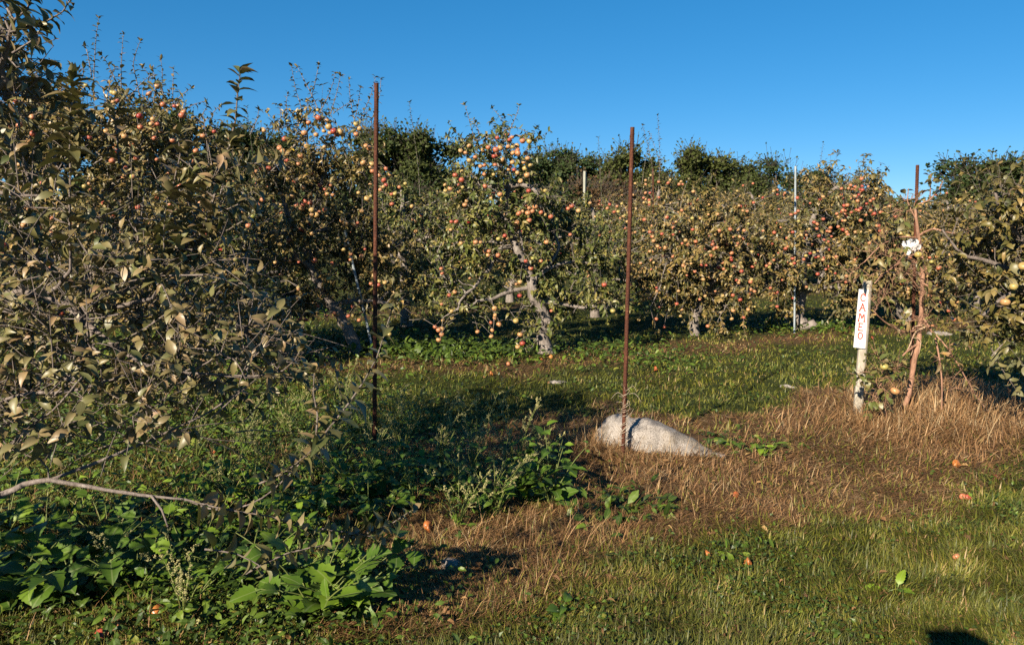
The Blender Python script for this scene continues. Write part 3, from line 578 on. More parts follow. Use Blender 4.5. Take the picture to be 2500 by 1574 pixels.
    t.apple_px(cr(AL, 3.37, 650, 150), Y - .65, .039, .15); t.apple_px(cr(BL, 2.915, 700, 600), Y - .6, .033, .15); t.apple_cl([(720, 480, 80, 90, 26), (860, 520, 50, 90, 14), (640, 600, 70, 90, 16), (640, 760, 80, 40, 10)], Y - .5, .030, .25)
    t.build()
    # ---- the far left tree of the row
    b0 = np.array([-4.9, 8.4, H(-4.9, 8.4)]); Y = 8.4; k = Y / FPX
    t = Tree('apple_tree', 'broad dark apple tree with tall thin water shoots against the sky, leftmost of its row', b0, 13, 'leaf_mid', group=ORCH)
    t.limbw([at(u, v, Y) for u, v in [(197, 925), (200, 880), (215, 800), (235, 720), (230, 640), (250, 540), (265, 440), (270, 340)]], 0, 0, 9, True, .09, rr=[q * k for q in (24, 20, 16, 14, 13, 11, 8, 5)])
    for pts, r0, r1, dY in (([(235, 720), (150, 660), (60, 640), (-40, 650)], 9, 3, -.3), ([(232, 650), (330, 600), (430, 560), (520, 560)], 9, 3, -.3), ([(250, 540), (170, 470), (90, 420)], 8, 3, -.2), ([(260, 470), (350, 400), (430, 350)], 7, 3, .1), ([(268, 380), (310, 300), (350, 270)], 4, 2, .2), ([(265, 400), (200, 330), (150, 290)], 4, 2, .1), ([(235, 730), (330, 760), (430, 750), (520, 760)], 7, 3, -.3), ([(215, 800), (120, 780), (30, 790)], 6, 3, -.4)):
        t.limb(pts, Y, r0, r1, dY)
    t.grow([ell(215, 300, Y, 240, 95, .9), ell(190, 430, Y, 330, 140, 1.1), ell(420, 470, Y, 170, 140, .9), ell(280, 640, Y, 330, 130, 1.1), ell(470, 680, Y, 150, 90, .8), ell(90, 240, Y, 120, 60, .7), ell(300, 780, Y - .5, 320, 75, .8), ell(540, 760, Y - .3, 130, 70, .6)], 260, 20000, .08)
    for pts in ([(228, 230), (230, 158), (235, 87), (241, 45)], [(224, 190), (214, 132), (208, 113)], [(293, 221), (264, 158), (248, 135)], [(296, 262), (296, 158), (301, 84)], [(351, 287), (332, 190), (325, 158), (335, 119), (343, 100)], [(311, 245), (338, 211), (367, 185)], [(385, 263), (396, 195), (393, 145)], [(422, 257), (422, 227), (423, 169)], [(406, 260), (390, 206), (364, 185), (350, 163)], [(422, 260), (446, 230), (467, 216)], [(449, 268), (475, 255), (500, 248)], [(165, 215), (170, 175), (172, 160)], [(190, 220), (205, 170), (195, 165)], [(515, 300), (520, 275), (535, 260)], [(480, 300), (500, 270), (505, 262)], [(610, 330), (628, 290), (632, 270)], [(260, 250), (268, 200), (280, 165)], [(375, 250), (380, 200), (372, 170)]):
        t.shoot(pts, Y + t.g.uniform(-.3, .3), .075, .026)
    Ax = [(80, 845), (70, 920), (145, 940), (1040, 860), (1065, 865), (1085, 935), (1050, 945), (1455, 800), (1615, 985), (1655, 990), (1700, 1040), (1685, 1070), (1420, 1150), (1455, 1150), (1420, 1105), (1295, 1075), (1510, 970), (575, 1185), (180, 1160), (305, 1240), (265, 1310), (80, 1185), (985, 1215), (1085, 1400), (1040, 1490), (160, 1480), (300, 1085), (1155, 1265), (1600, 1300), (1430, 1280)]
    t.apple_px(cr(Ax, 3.79, 0, 0), Y - .85, .030, .15); t.apple_cl([(200, 470, 190, 130, 34), (460, 480, 90, 110, 16), (260, 680, 240, 80, 26)], Y - .95, .027, .25)
    Ay = [(575, 820), (615, 818), (610, 855), (125, 970), (305, 1105), (30, 1140), (150, 1090), (145, 1135), (175, 1150), (55, 1230), (92, 1232), (520, 745), (700, 575), (715, 555), (730, 575), (645, 538), (580, 778), (545, 700), (95, 580), (40, 595), (5, 980), (205, 1075), (360, 1220), (530, 990), (530, 1135), (1090, 1200), (290, 590), (800, 650), (650, 590), (150, 545), (340, 720), (480, 940), (420, 1010), (250, 850), (640, 960), (1065, 640), (1150, 1045), (1170, 1000), (1215, 925), (1195, 950)]
    t.apple_px(cr(Ay, 1.895, 0, 0), Y - 1.05, .029, .15)
    t.build()
    # ---- right of the middle stake
    b0 = gp(1696, 818); Y = b0[1]; k = Y / FPX
    t = Tree('apple_tree', 'apple tree with short dark crooked trunk and pale spreading limbs, right of the middle stake', b0, 14, 'leaf_mid', group=ORCH)
    t.limbw([at(u, v, Y) for u, v in [(1694, 826), (1696, 812), (1699, 779), (1708, 749), (1716, 729), (1729, 698), (1745, 679), (1749, 652), (1758, 637), (1766, 600), (1776, 560), (1770, 530)]], 0, 0, 9, True, .08, rr=[q * k for q in (14, 12, 11, 10, 9, 8.5, 8, 7, 6, 6, 5, 4)])
    t.bare = [q[0] for q in t.S][:14]
    for pts, r0, r1, dY in (([(1727, 725), (1750, 735), (1772, 746)], 4.5, 3, -.4), ([(1745, 679), (1722, 676), (1691, 677)], 6, 4.5, -.4), ([(1749, 652), (1720, 654), (1699, 646), (1666, 633), (1650, 646)], 6, 2.5, -.6), ([(1745, 681), (1768, 698), (1795, 722)], 5, 3, -.5), ([(1776, 560), (1745, 538), (1722, 548)], 4.5, 3, -.4), ([(1770, 580), (1800, 560), (1840, 575)], 4.5, 2.5, -.3), ([(1729, 700), (1680, 705), (1620, 700), (1580, 715)], 5, 2.5, .3), ([(1766, 600), (1700, 590), (1640, 580)], 5, 2.5, .4)):
        t.limb(pts, Y, r0, r1, dY)
    t.grow([ell(1720, 545, Y, 150, 75, .9), ell(1700, 635, Y, 190, 80, 1.1), ell(1790, 700, Y, 95, 60, .8), ell(1600, 700, Y, 85, 70, .8), ell(1590, 765, Y - .3, 75, 40, .5), ell(1780, 765, Y - .2, 90, 32, .5)], 170, 13000, .088)
    for pts in ([(1600, 520), (1605, 480), (1598, 455)], [(1660, 510), (1668, 470), (1680, 440)], [(1740, 490), (1750, 455), (1745, 430)], [(1800, 510), (1815, 480), (1822, 450)], [(1700, 480), (1690, 450)]): t.shoot(pts, Y + t.g.uniform(-.4, .3), .085, .03)
    t.apple_cl([(1640, 590, 40, 30, 12), (1740, 640, 60, 40, 26), (1720, 600, 70, 40, 14), (1810, 690, 35, 45, 22), (1770, 760, 60, 25, 7), (1600, 700, 45, 50, 16), (1810, 560, 30, 30, 10), (1700, 580, 90, 60, 30)], Y - .75, .032, .25); t.build()
    # ---- the red one by the metal conduit
    b0 = gp(1962, 802); Y = b0[1]; k = Y / FPX
    t = Tree('apple_tree', 'thick trunked apple tree with bright red apples under an arching limb, beside metal conduit pole', b0, 15, 'leaf_mid', group=ORCH)
    t.limbw([at(u, v, Y) for u, v in [(1964, 812), (1960, 797), (1951, 770), (1953, 745), (1957, 716), (1955, 687), (1962, 640), (1972, 580), (1990, 520), (2010, 485)]], 0, 0, 9, True, .08, rr=[q * k for q in (21, 18, 12, 11, 11, 11, 9, 7, 6, 5)])
    t.bare = [q[0] for q in t.S][:8]
    t.limb([(1962, 800), (1985, 790), (1995, 800)], Y - .1, 12, 8, -.1)
    for pts, r0, r1, dY in (([(1953, 690), (1925, 648), (1905, 655)], 6, 4, -.5), ([(2010, 485), (2040, 458), (2077, 446), (2105, 445), (2145, 462)], 5, 2.5, -.4), ([(1962, 640), (2030, 600), (2100, 610)], 6, 3, -.3), ([(1972, 580), (1920, 540), (1880, 545)], 5, 3, -.3), ([(1957, 716), (2020, 700), (2090, 710)], 6, 3, -.4), ([(1955, 690), (1900, 690), (1850, 700)], 5, 3, .3), ([(1990, 520), (2040, 540), (2090, 530)], 4, 2, .4)):
        t.limb(pts, Y, r0, r1, dY)
    t.grow([ell(2045, 495, Y, 115, 65, .8), ell(1985, 590, Y, 185, 95, 1.2), ell(2060, 690, Y, 120, 75, .9), ell(1890, 690, Y, 80, 75, .8), ell(2050, 755, Y - .2, 80, 28, .5), ell(1870, 755, Y - .2, 60, 25, .4), ell(2000, 440, Y, 45, 28, .4)], 170, 13500, .09)
    t.apple_cl([(2100, 470, 32, 16, 22), (2090, 515, 40, 22, 26), (2040, 545, 50, 30, 18), (1990, 610, 70, 50, 18), (2130, 560, 30, 25, 10), (1900, 600, 40, 40, 9), (1890, 700, 40, 40, 10), (2060, 640, 50, 40, 12), (1980, 600, 90, 70, 26)], Y - .8, .031, .25)
    t.hue = (2.5, 1.7); t.shoot([(2000, 470), (2005, 440), (2020, 412)], Y, .08); t.build()
    # ---- two more at the right end
    b0 = gp(2209, 782); Y = b0[1]; k = Y / FPX
    t = Tree('apple_tree', 'apple tree with pale trunk leaning sharply left, seen behind the young staked tree', b0, 16, 'leaf_mid', group=ORCH)
    t.limbw([at(u, v, Y) for u, v in [(2213, 788), (2206, 775), (2193, 760), (2177, 722), (2162, 680), (2160, 630), (2175, 580)]], 0, 0, 8, True, .08, rr=[q * k for q in (15, 13, 10, 9, 8, 6, 4)])
    for pts, r0, r1, dY in (([(2162, 680), (2110, 660), (2070, 680)], 6, 3, -.3), ([(2160, 630), (2220, 600), (2270, 610)], 5, 2.5, -.3), ([(2177, 722), (2240, 690), (2290, 700)], 5, 2.5, -.3)): t.limb(pts, Y, r0, r1, dY)
    t.grow([ell(2190, 620, Y, 120, 90, 1.1), ell(2130, 690, Y, 90, 60, .9), ell(2270, 660, Y, 90, 70, .9)], 110, 9500, .09)
    t.apple_cl([(2150, 640, 50, 50, 14), (2290, 690, 50, 40, 26), (2230, 600, 60, 40, 14)], Y - .8, .039, .25); t.build()
    b0 = gp(2387, 762); Y = b0[1]; k = Y / FPX
    t = Tree('apple_tree', 'apple tree with straight pale upright trunk, last of the front row before the right edge', b0, 17, 'leaf_mid', group=ORCH)
    t.limbw([at(u, v, Y) for u, v in [(2388, 770), (2386, 757), (2383, 698), (2386, 640), (2390, 580), (2395, 530)]], 0, 0, 8, True, .1, rr=[q * k for q in (10, 8, 7, 6, 5, 3)])
    for pts, r0, r1, dY in (([(2385, 650), (2330, 620), (2290, 640)], 4, 2, -.3), ([(2384, 690), (2340, 690), (2300, 685)], 4, 2, -.3), ([(2388, 600), (2440, 570), (2500, 580)], 4, 2, 0)): t.limb(pts, Y, r0, r1, dY)
    t.grow([ell(2390, 590, Y, 130, 80, 1.2), ell(2330, 660, Y, 90, 60, 1), ell(2460, 650, Y, 90, 70, 1)], 110, 9500, .09)
    t.apple_cl([(2350, 650, 50, 50, 26), (2440, 620, 50, 50, 14)], Y - .9, .039, .25); t.build()
# ---- rows behind: a few tree models, each standing tree copied with its parts
def generic(label, seed, n_apple, merge, leaf='leaf_mid', shoots=0, leafn=10000):
    t = Tree('apple_tree', label, (0, 0, 0), seed, leaf); g = t.g
    ln = g.uniform(-.4, .4)
    P = t.limbw([(0, 0, -.05), (0, 0, .25), (ln * .4, 0, .8), (ln, .1, 1.4), (ln * .8, 0, 2.0), (ln * .6, .1, 2.6)], 0, 0, 8, True, .1, rr=(.14, .11, .09, .08, .06, .03))
    for a in range(9):
        z = g.uniform(.7, 2.2); th = a * 2.4; r = g.uniform(.9, 1.5) * (1.25 - .25 * z); s0 = P[np.abs(P[:, 2] - z).argmin()]
        c, s_ = math.cos(th), math.sin(th)
        t.limbw([s0, s0 + np.array([c * r * .4, s_ * r * .4, .22]), s0 + np.array([c * r * .75, s_ * r * .75, .2]), s0 + np.array([c * r, s_ * r, -.05])], .04, .014)
    el = [(ln * .6, 0, 2.35, .9, .9, .6), (ln * .3, 0, 1.6, 1.6, 1.5, .75), (0, 0, .95, 1.4, 1.3, .5)]
    t.grow(el, 130, leafn, .092)
    for i in range(shoots):
        x_, y_ = ln + g.normal(0, .3), g.normal(0, .25); t.shoot(None, 0, .085, .03, P=[np.array([x_, y_, 2.5]), np.array([x_ + g.normal(0, .06), y_, 3.2]), np.array([x_ + g.normal(0, .15), y_, 3.7 + g.uniform(0, .6)])])
    E = np.array(el); w = np.array([.35, .5, .15]); i = g.choice(3, n_apple, p=w)
    d = rdir(n_apple, g); d[:, 1] = -np.abs(d[:, 1]); d = unit(d * np.array([1, 1.2, .8])); A = E[i, :3] + d * E[i, 3:] * g.uniform(.85, 1.05, (n_apple, 1))
    t.apl = [(a, .038 * g.uniform(.85, 1.15)) for a in A]
    return t.build(merge=merge, clear=True)
protos = [generic('p', 31, 95, False), generic('p', 32, 95, False, 'leaf_mid', 4), generic('p', 33, 34, False, 'leaf_green', 1)]
used = [False] * 3
ROW2 = [(330, 14.0, 0, 1.05, 0.3, 'apple tree deep in shade behind the leftmost front row tree'), (610, 15.2, 2, 1.0, 1.2, 'apple tree glimpsed in the dip between the two left front row crowns'),
    (990, 13.4, 2, .94, 0.4, 'olive leaved apple tree with few apples, right of the tallest rusty stake'), (1245, 18.6, 0, .95, -.3, 'apple tree with pale leaning trunk seen behind the fruit laden middle tree'),
    (1455, 15.2, 2, .86, .9, 'apple tree with a pale wooden post at its shoulder, left of the middle stake'), (1622, 20.5, 1, 1.12, -.25, 'apple tree with two tall leafy shoots on its top, beside a thin rusty rod'),
    (1820, 22.0, 0, 1.1, .25, 'apple tree with reddish apples high up, behind and left of the metal conduit pole'), (2010, 24.5, 2, 1.1, 2.0, 'apple tree hidden behind the red apple tree by the conduit'), (2290, 25.0, 0, 1.05, -.4, 'apple tree behind the young staked tree, between two front row crowns'), (2480, 26.0, 2, 1.05, .5, 'apple tree of the second row at the right edge of the orchard')]
for (u, Y, pi, sc, rz, lab) in ROW2:
    o = protos[pi] if not used[pi] else copy_tree(protos[pi]); used[pi] = True
    x_ = (u - CX) / FPX * Y * .995; o.location = (x_, Y, float(H(x_, Y))); o.rotation_euler.z = rz; o.scale = (sc, sc, sc); tag(o, lab, 'apple tree', 'apple trees of the second row')
pm = generic('p', 41, 60, True, leafn=5500); first = True
ROW3 = [(760, 27.0, 1.0, .2, 'small far apple tree behind the tallest stake'), (1080, 28.0, 1.1, 1.5, 'small far apple tree left of the middle fruit laden tree, below a rounded woodland tree'), (1340, 29.0, 1.05, 3.0, 'small far apple tree right of the middle fruit laden tree'), (1520, 30, 1.1, 4.1, 'small far apple tree right of the middle stake'),
    (1735, 31, 1.1, 5.0, 'small far apple tree in front of the woodland, left of the conduit pole'), (1900, 32, 1.1, .9, 'small far apple tree just left of the conduit pole'), (2150, 33, 1.1, 2.1, 'small far apple tree left of the right hand stake'), (2400, 34, 1.15, 2.8, 'small far apple tree below the big trees at right')]
for (u, Y, sc, rz, lab) in ROW3:
    o = pm if first else copy_tree(pm); first = False
    x_ = (u - CX) / FPX * Y * .995; o.location = (x_, Y, float(H(x_, Y))); o.rotation_euler.z = rz; o.scale = (sc, sc, sc); tag(o, lab, 'apple tree', 'far apple trees')

# ---- the near tree whose branches reach in from the left edge
t = Tree('apple_tree', 'near apple tree reaching in from left edge, large olive brown leaves, long bare limbs', (-2.75, 3.1, 0), 21, 'leaf_near', 'bark_near', T_NEAR); t.ws = .6
t.limbw([(-2.75, 3.1, -.05), (-2.75, 3.1, .3), (-2.7, 3.12, .9), (-2.72, 3.05, 1.5), (-2.6, 3.0, 2.1), (-2.5, 2.9, 2.7)], 0, 0, 10, False, .08, rr=(.13, .1, .085, .075, .055, .03))
def L2(pts, Y0, Y1, r0, r1, start=None, spawn=True):
    n = len(pts); P = [at(u, v, Y0 + (Y1 - Y0) * i / (n - 1)) for i, (u, v) in enumerate(pts)]
    if start is not None: P = [np.array(start)] + P
    return t.limbw(P, r0, r1, 8, spawn, step=.04)
L2([(-60, 730), (0, 718), (60, 714), (110, 722), (150, 740), (200, 753), (260, 752), (312, 743), (372, 728)], 3.0, 2.9, .017, .008, (-2.7, 3.1, 1.2))
L2([(160, 742), (195, 775), (240, 812), (290, 850), (350, 888), (430, 908), (500, 912), (620, 918)], 2.97, 2.7, .012, .003)
L2([(165, 748), (205, 775), (222, 800), (228, 850), (240, 858), (330, 815), (400, 770)], 2.95, 2.8, .008, .003)
L2([(372, 728), (459, 633), (507, 528), (543, 411), (575, 295)], 2.9, 2.9, .009, .004)
L2([(-50, 1225), (0, 1210), (60, 1182), (120, 1172), (200, 1185), (300, 1202), (380, 1212), (450, 1218)], 2.55, 2.5, .014, .004, (-2.72, 2.9, .33))
L2([(120, 1173), (220, 1135), (330, 1090), (440, 1040), (520, 1000), (610, 935)], 2.55, 2.8, .007, .003)
L2([(450, 1218), (540, 1245), (640, 1215), (738, 1125), (782, 1070)], 2.5, 2.55, .0035, .0022)
L2([(370, 1210), (395, 1245), (410, 1285)], 2.5, 2.45, .005, .003, None)
L2([(-40, 990), (0, 978), (75, 960), (150, 958), (230, 940), (330, 905), (420, 870)], 2.8, 2.75, .010, .003, (-2.7, 3.1, .8))
L2([(-30, 1120), (60, 1050), (130, 1000), (200, 920)], 2.7, 2.6, .006, .003, (-2.7, 3.1, .6))
L2([(-40, 480), (0, 470), (60, 478), (100, 478)], 3.0, 2.95, .012, .005, (-2.7, 3.05, 1.5))
L2([(172, 660), (170, 520), (172, 380), (176, 250)], 2.7, 2.65, .005, .003)
L2([(105, 722), (140, 700), (172, 660)], 2.98, 2.7, .008, .007)
L2([(-20, 230), (0, 169), (16, 127), (26, 79), (34, 50)], 2.75, 2.6, .012, .006, (-2.62, 3.0, 2.0))
# a tangle of thin twigs low down on its open side
g_ = t.g
for i in range(95):
    u0, v0 = g_.uniform(-60, 620), g_.uniform(640, 1080); a = g_.uniform(-.9, .5) + (math.pi if g_.random() < .25 else 0); l = g_.uniform(120, 330); y0 = g_.uniform(2.6, 4.0); bend = g_.uniform(-60, 60)
    P = [at(u0 + l * q * math.cos(a), v0 + l * q * math.sin(a) + bend * q * q + g_.normal(0, 5), y0 + .25 * q) for q in (0, .3, .6, 1)]
    P = [np.array([q[0], q[1], max(q[2], .08)]) for q in P]; P = t.limbw(P, g_.uniform(.0025, .0045), .0012, 5, True, step=.05)
# leafy growth on those limbs
ne = [ell(120, 560, 2.95, 190, 220, .35), ell(60, 300, 2.9, 150, 130, .35), ell(330, 620, 2.9, 200, 140, .3), ell(480, 560, 2.9, 90, 160, .22), ell(250, 850, 2.85, 260, 110, .35), ell(520, 870, 2.8, 150, 70, .25), ell(200, 1000, 2.7, 220, 70, .3)]
t.grow(ne[:4], 50, 1250, .056, (.08, .24), rnd=(2.4, 1.8))
t.grow(ne[4:], 46, 1000, .058, (.08, .24), rnd=(2.6, 1.6))
t.grow([ell(330, 790, 3.3, 340, 110, .5), ell(620, 880, 3.3, 220, 90, .4), ell(160, 960, 3.0, 220, 90, .4)], 70, 1500, .058, (.08, .22), rnd=(2.6, 1.8))
t.grow([(-3.0, 2.8, 2.3, .9, .8, .55)], 60, 1700, .085); t.grow([(-3.0, 2.5, 1.2, .8, .9, .7), (-2.75, 1.75, 1.0, .6, .55, .6)], 50, 800, .085)  # crown out of frame, added and shaped for the shade it throws
t.grow([ell(0, 70, 2.7, 50, 110, .2), ell(-80, 120, 2.8, 90, 200, .4)], 20, 420, .062, (.1, .22))
for pts, Y, L, per in (([(553, 375), (575, 295), (580, 230), (586, 180)], 2.9, .075, .020), ([(430, 665), (459, 633), (507, 528), (543, 411), (560, 350)], 2.88, .085, .016), ([(430, 560), (420, 470), (440, 380), (435, 330)], 2.85, .08, .022), ([(372, 728), (400, 660), (400, 560), (410, 470)], 2.8, .08, .022), ([(172, 420), (170, 330), (174, 250), (176, 195)], 2.65, .085, .010), ([(172, 640), (170, 520), (172, 420)], 2.67, .085, .02),
    ([(53, 67), (106, 57), (127, 45), (153, 29), (172, 0)], 2.6, .075, .018), ([(30, 130), (74, 103), (97, 76)], 2.6, .06, .02), ([(34, 50), (66, 24), (72, 5), (90, -20)], 2.6, .075, .018), ([(26, 79), (60, 70), (95, 62)], 2.6, .07, .02), ([(20, 140), (40, 165), (60, 160)], 2.6, .06, .02),
    ([(738, 1118), (782, 1070), (844, 994), (889, 929), (920, 874), (937, 820), (954, 765), (961, 737)], 2.55, .085, .024), ([(769, 1087), (775, 1012), (765, 960), (767, 909)], 2.52, .075, .024), ([(633, 1180), (700, 1150), (770, 1090)], 2.5, .075, .016), ([(620, 918), (690, 905), (720, 880), (735, 850)], 2.7, .07, .026), ([(480, 900), (540, 860), (560, 800)], 2.75, .07, .024),
    ([(600, 1400), (700, 1350), (790, 1330)], 2.4, .07, .02), ([(830, 1312), (900, 1300), (960, 1275), (1005, 1245)], 2.75, .075, .016), ([(780, 1290), (860, 1300), (920, 1312)], 2.7, .07, .018), ([(450, 1218), (560, 1245), (660, 1260), (760, 1300)], 2.45, .075, .020), ([(500, 1340), (580, 1352), (650, 1390)], 2.35, .075, .03),
    ([(240, 858), (330, 815), (400, 770), (470, 700)], 2.8, .07, .024), ([(543, 411), (620, 400), (680, 390)], 2.9, .08, .022), ([(507, 528), (580, 500), (630, 450)], 2.9, .08, .022), ([(520, 480), (470, 430), (455, 370)], 2.9, .08, .02), ([(290, 400), (285, 330), (280, 280)], 2.8, .085, .02), ([(480, 590), (560, 560), (620, 520)], 2.9, .08, .025), ([(470, 610), (400, 600), (360, 570)], 2.85, .08, .022)):
    t.shoot(pts, Y, L * (.78 if pts[0][1] < 180 else 1.02 if pts[0][1] < 800 else .95), per * (.64 if pts[0][1] < 800 else .70), .0042, rnd=(2.2, 1.9))
t.apple_px([(30, 648), (50, 652), (55, 865), (30, 890), (137, 855), (172, 808), (183, 836), (178, 862), (150, 765), (90, 685), (8, 602), (88, 610), (120, 640)], 3.4, .022, .3)
t.build(clear=False)
# ---- tree at the right edge, trunk out of frame
t = Tree('apple_tree', 'leafy apple tree cut by the right edge with two yellow apples and drooping bare twigs', (4.55, 5.7, 0), 22, 'leaf_mid', 'bark_near', T_NEAR); t.ws = .5
t.limbw([(4.55, 5.7, -.05), (4.55, 5.7, .4), (4.5, 5.65, 1.0), (4.45, 5.6, 1.6), (4.4, 5.6, 2.2)], 0, 0, 9, True, .1, rr=(.1, .08, .07, .05, .03))
for pts, r0, r1, dY in (([(2600, 640), (2520, 600), (2450, 540), (2430, 470)], 8, 3, -.2), ([(2620, 700), (2540, 700), (2460, 720), (2400, 770)], 9, 3, -.2), ([(2620, 780), (2540, 790), (2460, 830), (2420, 870)], 4, 1.2, -.1), ([(2560, 700), (2420, 640), (2350, 620), (2300, 560)], 7, 2, 0)): t.limb(pts, 5.6, r0, r1, dY)
t.grow([ell(2500, 560, 5.6, 120, 110, .5), ell(2400, 560, 5.7, 90, 70, .4), ell(2530, 740, 5.6, 140, 90, .6), ell(2400, 780, 5.6, 90, 70, .35), ell(2580, 640, 5.6, 120, 200, .8)], 120, 6000, .068, rnd=(1.8, 2.6))
for pts in ([(2420, 560), (2415, 500), (2430, 455)], [(2460, 540), (2480, 500), (2500, 470)], [(2380, 590), (2340, 550), (2330, 500)], [(2300, 620), (2330, 560), (2350, 490)], [(2420, 850), (2440, 890), (2480, 950)]): t.shoot(pts, 5.6, .09, .03)
t.apple_px([(2474, 700), (2454, 738), (2498, 650)], 5.1, .029, .02); t.hues = [.12, .35, .2]; t.build()

# ------------------------------------------------------------------ young staked tree, sign, stakes, ribbon
YT = gp(2203, 1018); Y = YT[1]
t = Tree('young_apple_tree', 'slender young apple tree with orange brown bark tied to a stake beside the white sign', YT, 23, 'leaf_young', 'bark_young', T_NEAR); t.ws = .42
k = Y / FPX
t.bare = t.limbw([at(u, v, Y) for u, v in [(2200, 1024), (2203, 1008), (2219, 960), (2230, 895), (2242, 835), (2247, 780), (2252, 701), (2251, 646), (2244, 590), (2237, 535), (2233, 500)]], 0, 0, 9, False, .05, rr=[q * k * .84 for q in (9, 8, 7.2, 7, 7, 6.5, 6.3, 5.8, 5, 4, 3)])
t.bare = list(t.bare) + [at(2222 + (1000 - v_) * .03, v_, Y) for v_ in range(410, 1000, 14)]
for pts, r0, r1, dY in (([(2233, 502), (2269, 489), (2292, 465), (2302, 442)], 2.4, 1.3, -.1), ([(2270, 489), (2272, 455), (2271, 425)], 1.5, 1, -.1), ([(2244, 575), (2279, 558), (2316, 567), (2380, 582)], 3, 1.5, -.3), ([(2242, 581), (2195, 579), (2150, 600), (2110, 640)], 2.5, 1.2, -.2), ([(2246, 613), (2205, 636), (2158, 669), (2135, 692)], 3, 1.2, -.35),
    ([(2254, 777), (2279, 816), (2292, 867), (2299, 927), (2299, 1000)], 2.8, 1.3, -.4), ([(2253, 786), (2316, 853), (2371, 946), (2413, 1006)], 2.2, 1, -.2), ([(2250, 793), (2214, 812), (2158, 784), (2135, 761)], 2.8, 1.2, -.3), ([(2238, 842), (2214, 858), (2172, 904), (2145, 946)], 3.2, 1.4, -.3), ([(2250, 690), (2300, 720), (2350, 790), (2400, 830)], 2.4, 1.1, -.3), ([(2251, 660), (2310, 650), (2370, 690)], 2.2, 1.1, -.2), ([(2236, 535), (2215, 490), (2218, 460)], 1.6, .8, 0)):
    t.limb(pts, Y, r0, r1, dY, 6)
t.grow([ell(2180, 640, Y - .2, 110, 110, .3), ell(2300, 640, Y - .2, 110, 90, .3), ell(2170, 770, Y - .3, 90, 70, .2), ell(2330, 760, Y - .3, 90, 70, .3)], 44, 520, .085, (.08, .22), rnd=(2.2, 1.8))
t.grow([ell(2150, 910, Y - .3, 70, 60, .15), ell(2160, 960, Y - .3, 40, 50, .1)], 16, 150, .08, (.06, .16), rnd=(1.6, 2.8))
t.grow([ell(2330, 900, Y - .3, 80, 90, .2)], 8, 30, .08, (.06, .16), rnd=(3, 1.2)); t.grow([ell(2285, 450, Y - .1, 40, 30, .1), ell(2215, 500, Y, 30, 40, .1)], 8, 60, .085, (.05, .12))
t.apple_px([(2159, 895), (2185, 954)], Y - .42, .036, .01); t.apple_px([(2242, 622)], Y - .1, .03, 0); t.hues = [.0, .4, .1]; t.keepout = (2080, 675, 2135, 860, Y - .02)
t.build(clear=True)
def rebar(label, pts, Ys, rad, tail=0):
    P = np.array([at(u, v, yy) for (u, v), yy in zip(pts, Ys)]); P[0, 2] = min(P[0, 2], float(H(P[0, 0], P[0, 1]))) - .03
    base = P[0].copy(); L = np.linalg.norm(np.diff(P, axis=0), axis=1).sum(); n = int(L / .0065)
    Pr, _ = resample(P, np.ones(len(P)), .0065)
    i = np.arange(len(Pr)); Rr = rad * (1 + np.where(i % 3 == 0, .16, -.02))
    b = Buf(); V, Qd, c = tubes(Pr[None], Rr[None], 8); b.add(V, [Qd, c])
    # the two lengthwise ribs of the bar
    for sg in (-1, 1): b.tube(Pr[::6] + np.array([sg * rad * .98, 0, 0]), np.full(len(Pr[::6]), rad * .16), 4)
    o = obj('rusty_stake', b.mesh('rusty_stake', base), M['rust'], loc=base)
    return tag(o, label, 'metal stake', 'rusty rebar stakes')
g1 = gp(912, 1132)[1]; rebar('tallest rusty ribbed iron stake standing among weeds, left of centre', [(914, 1132), (915, 900), (917, 560), (919, 203)], [g1] * 4, .0135)
g2 = gp(1521, 1108)[1]; rebar('rusty ribbed iron stake rising from the end of the pale boulder', [(1521, 1108), (1529, 850), (1537, 560), (1544, 311)], [g2] * 4, .0128)
g3 = Y + .09; rebar('rusty ribbed iron stake behind the slender young tree with the white bow', [(2222, 1000), (2229, 800), (2234, 600), (2240, 403)], [g3] * 4, .0135)
# dead tendrils wound round the middle stake
b = Buf(); c0 = at(1523, 1060, g2)
for q in range(9):
    n = 14; tt = np.linspace(0, 1, n); a0 = rng.uniform(0, 6.28); turns = rng.uniform(1, 2.6); rr_ = .016 + .012 * rng.random() + .05 * tt ** 3 * rng.random()
    z0 = rng.uniform(-.1, .2); P = np.stack([c0[0] + rr_ * np.cos(a0 + turns * 6.28 * tt) + .010 * q * 0, c0[1] + rr_ * np.sin(a0 + turns * 6.28 * tt), c0[2] + z0 + tt * rng.uniform(.08, .24)], -1)
    P[:, 0] += (P[:, 2] - c0[2]) * .03; b.tube(P, np.linspace(.0022, .0012, n), 4)
for q in range(16):
    a0 = rng.uniform(0, 6.28); l = rng.uniform(.04, .14); z0 = rng.uniform(-.1, .35); s0 = c0 + np.array([.008, -.008, z0]); d = np.array([math.cos(a0), math.sin(a0) * .6, rng.uniform(-.4, .9)])
    b.tube(np.array([s0, s0 + d * l * .5 + [0, 0, .02], s0 + d * l + rng.normal(0, .02, 3)]), [.0018, .0015, .0008], 4, .02)
tag(obj('dead_tendrils', b.mesh('dead_tendrils', c0), M['wire'], loc=c0), 'dry pale vine tendrils wound round the foot of the stake by the boulder', 'dead vine')
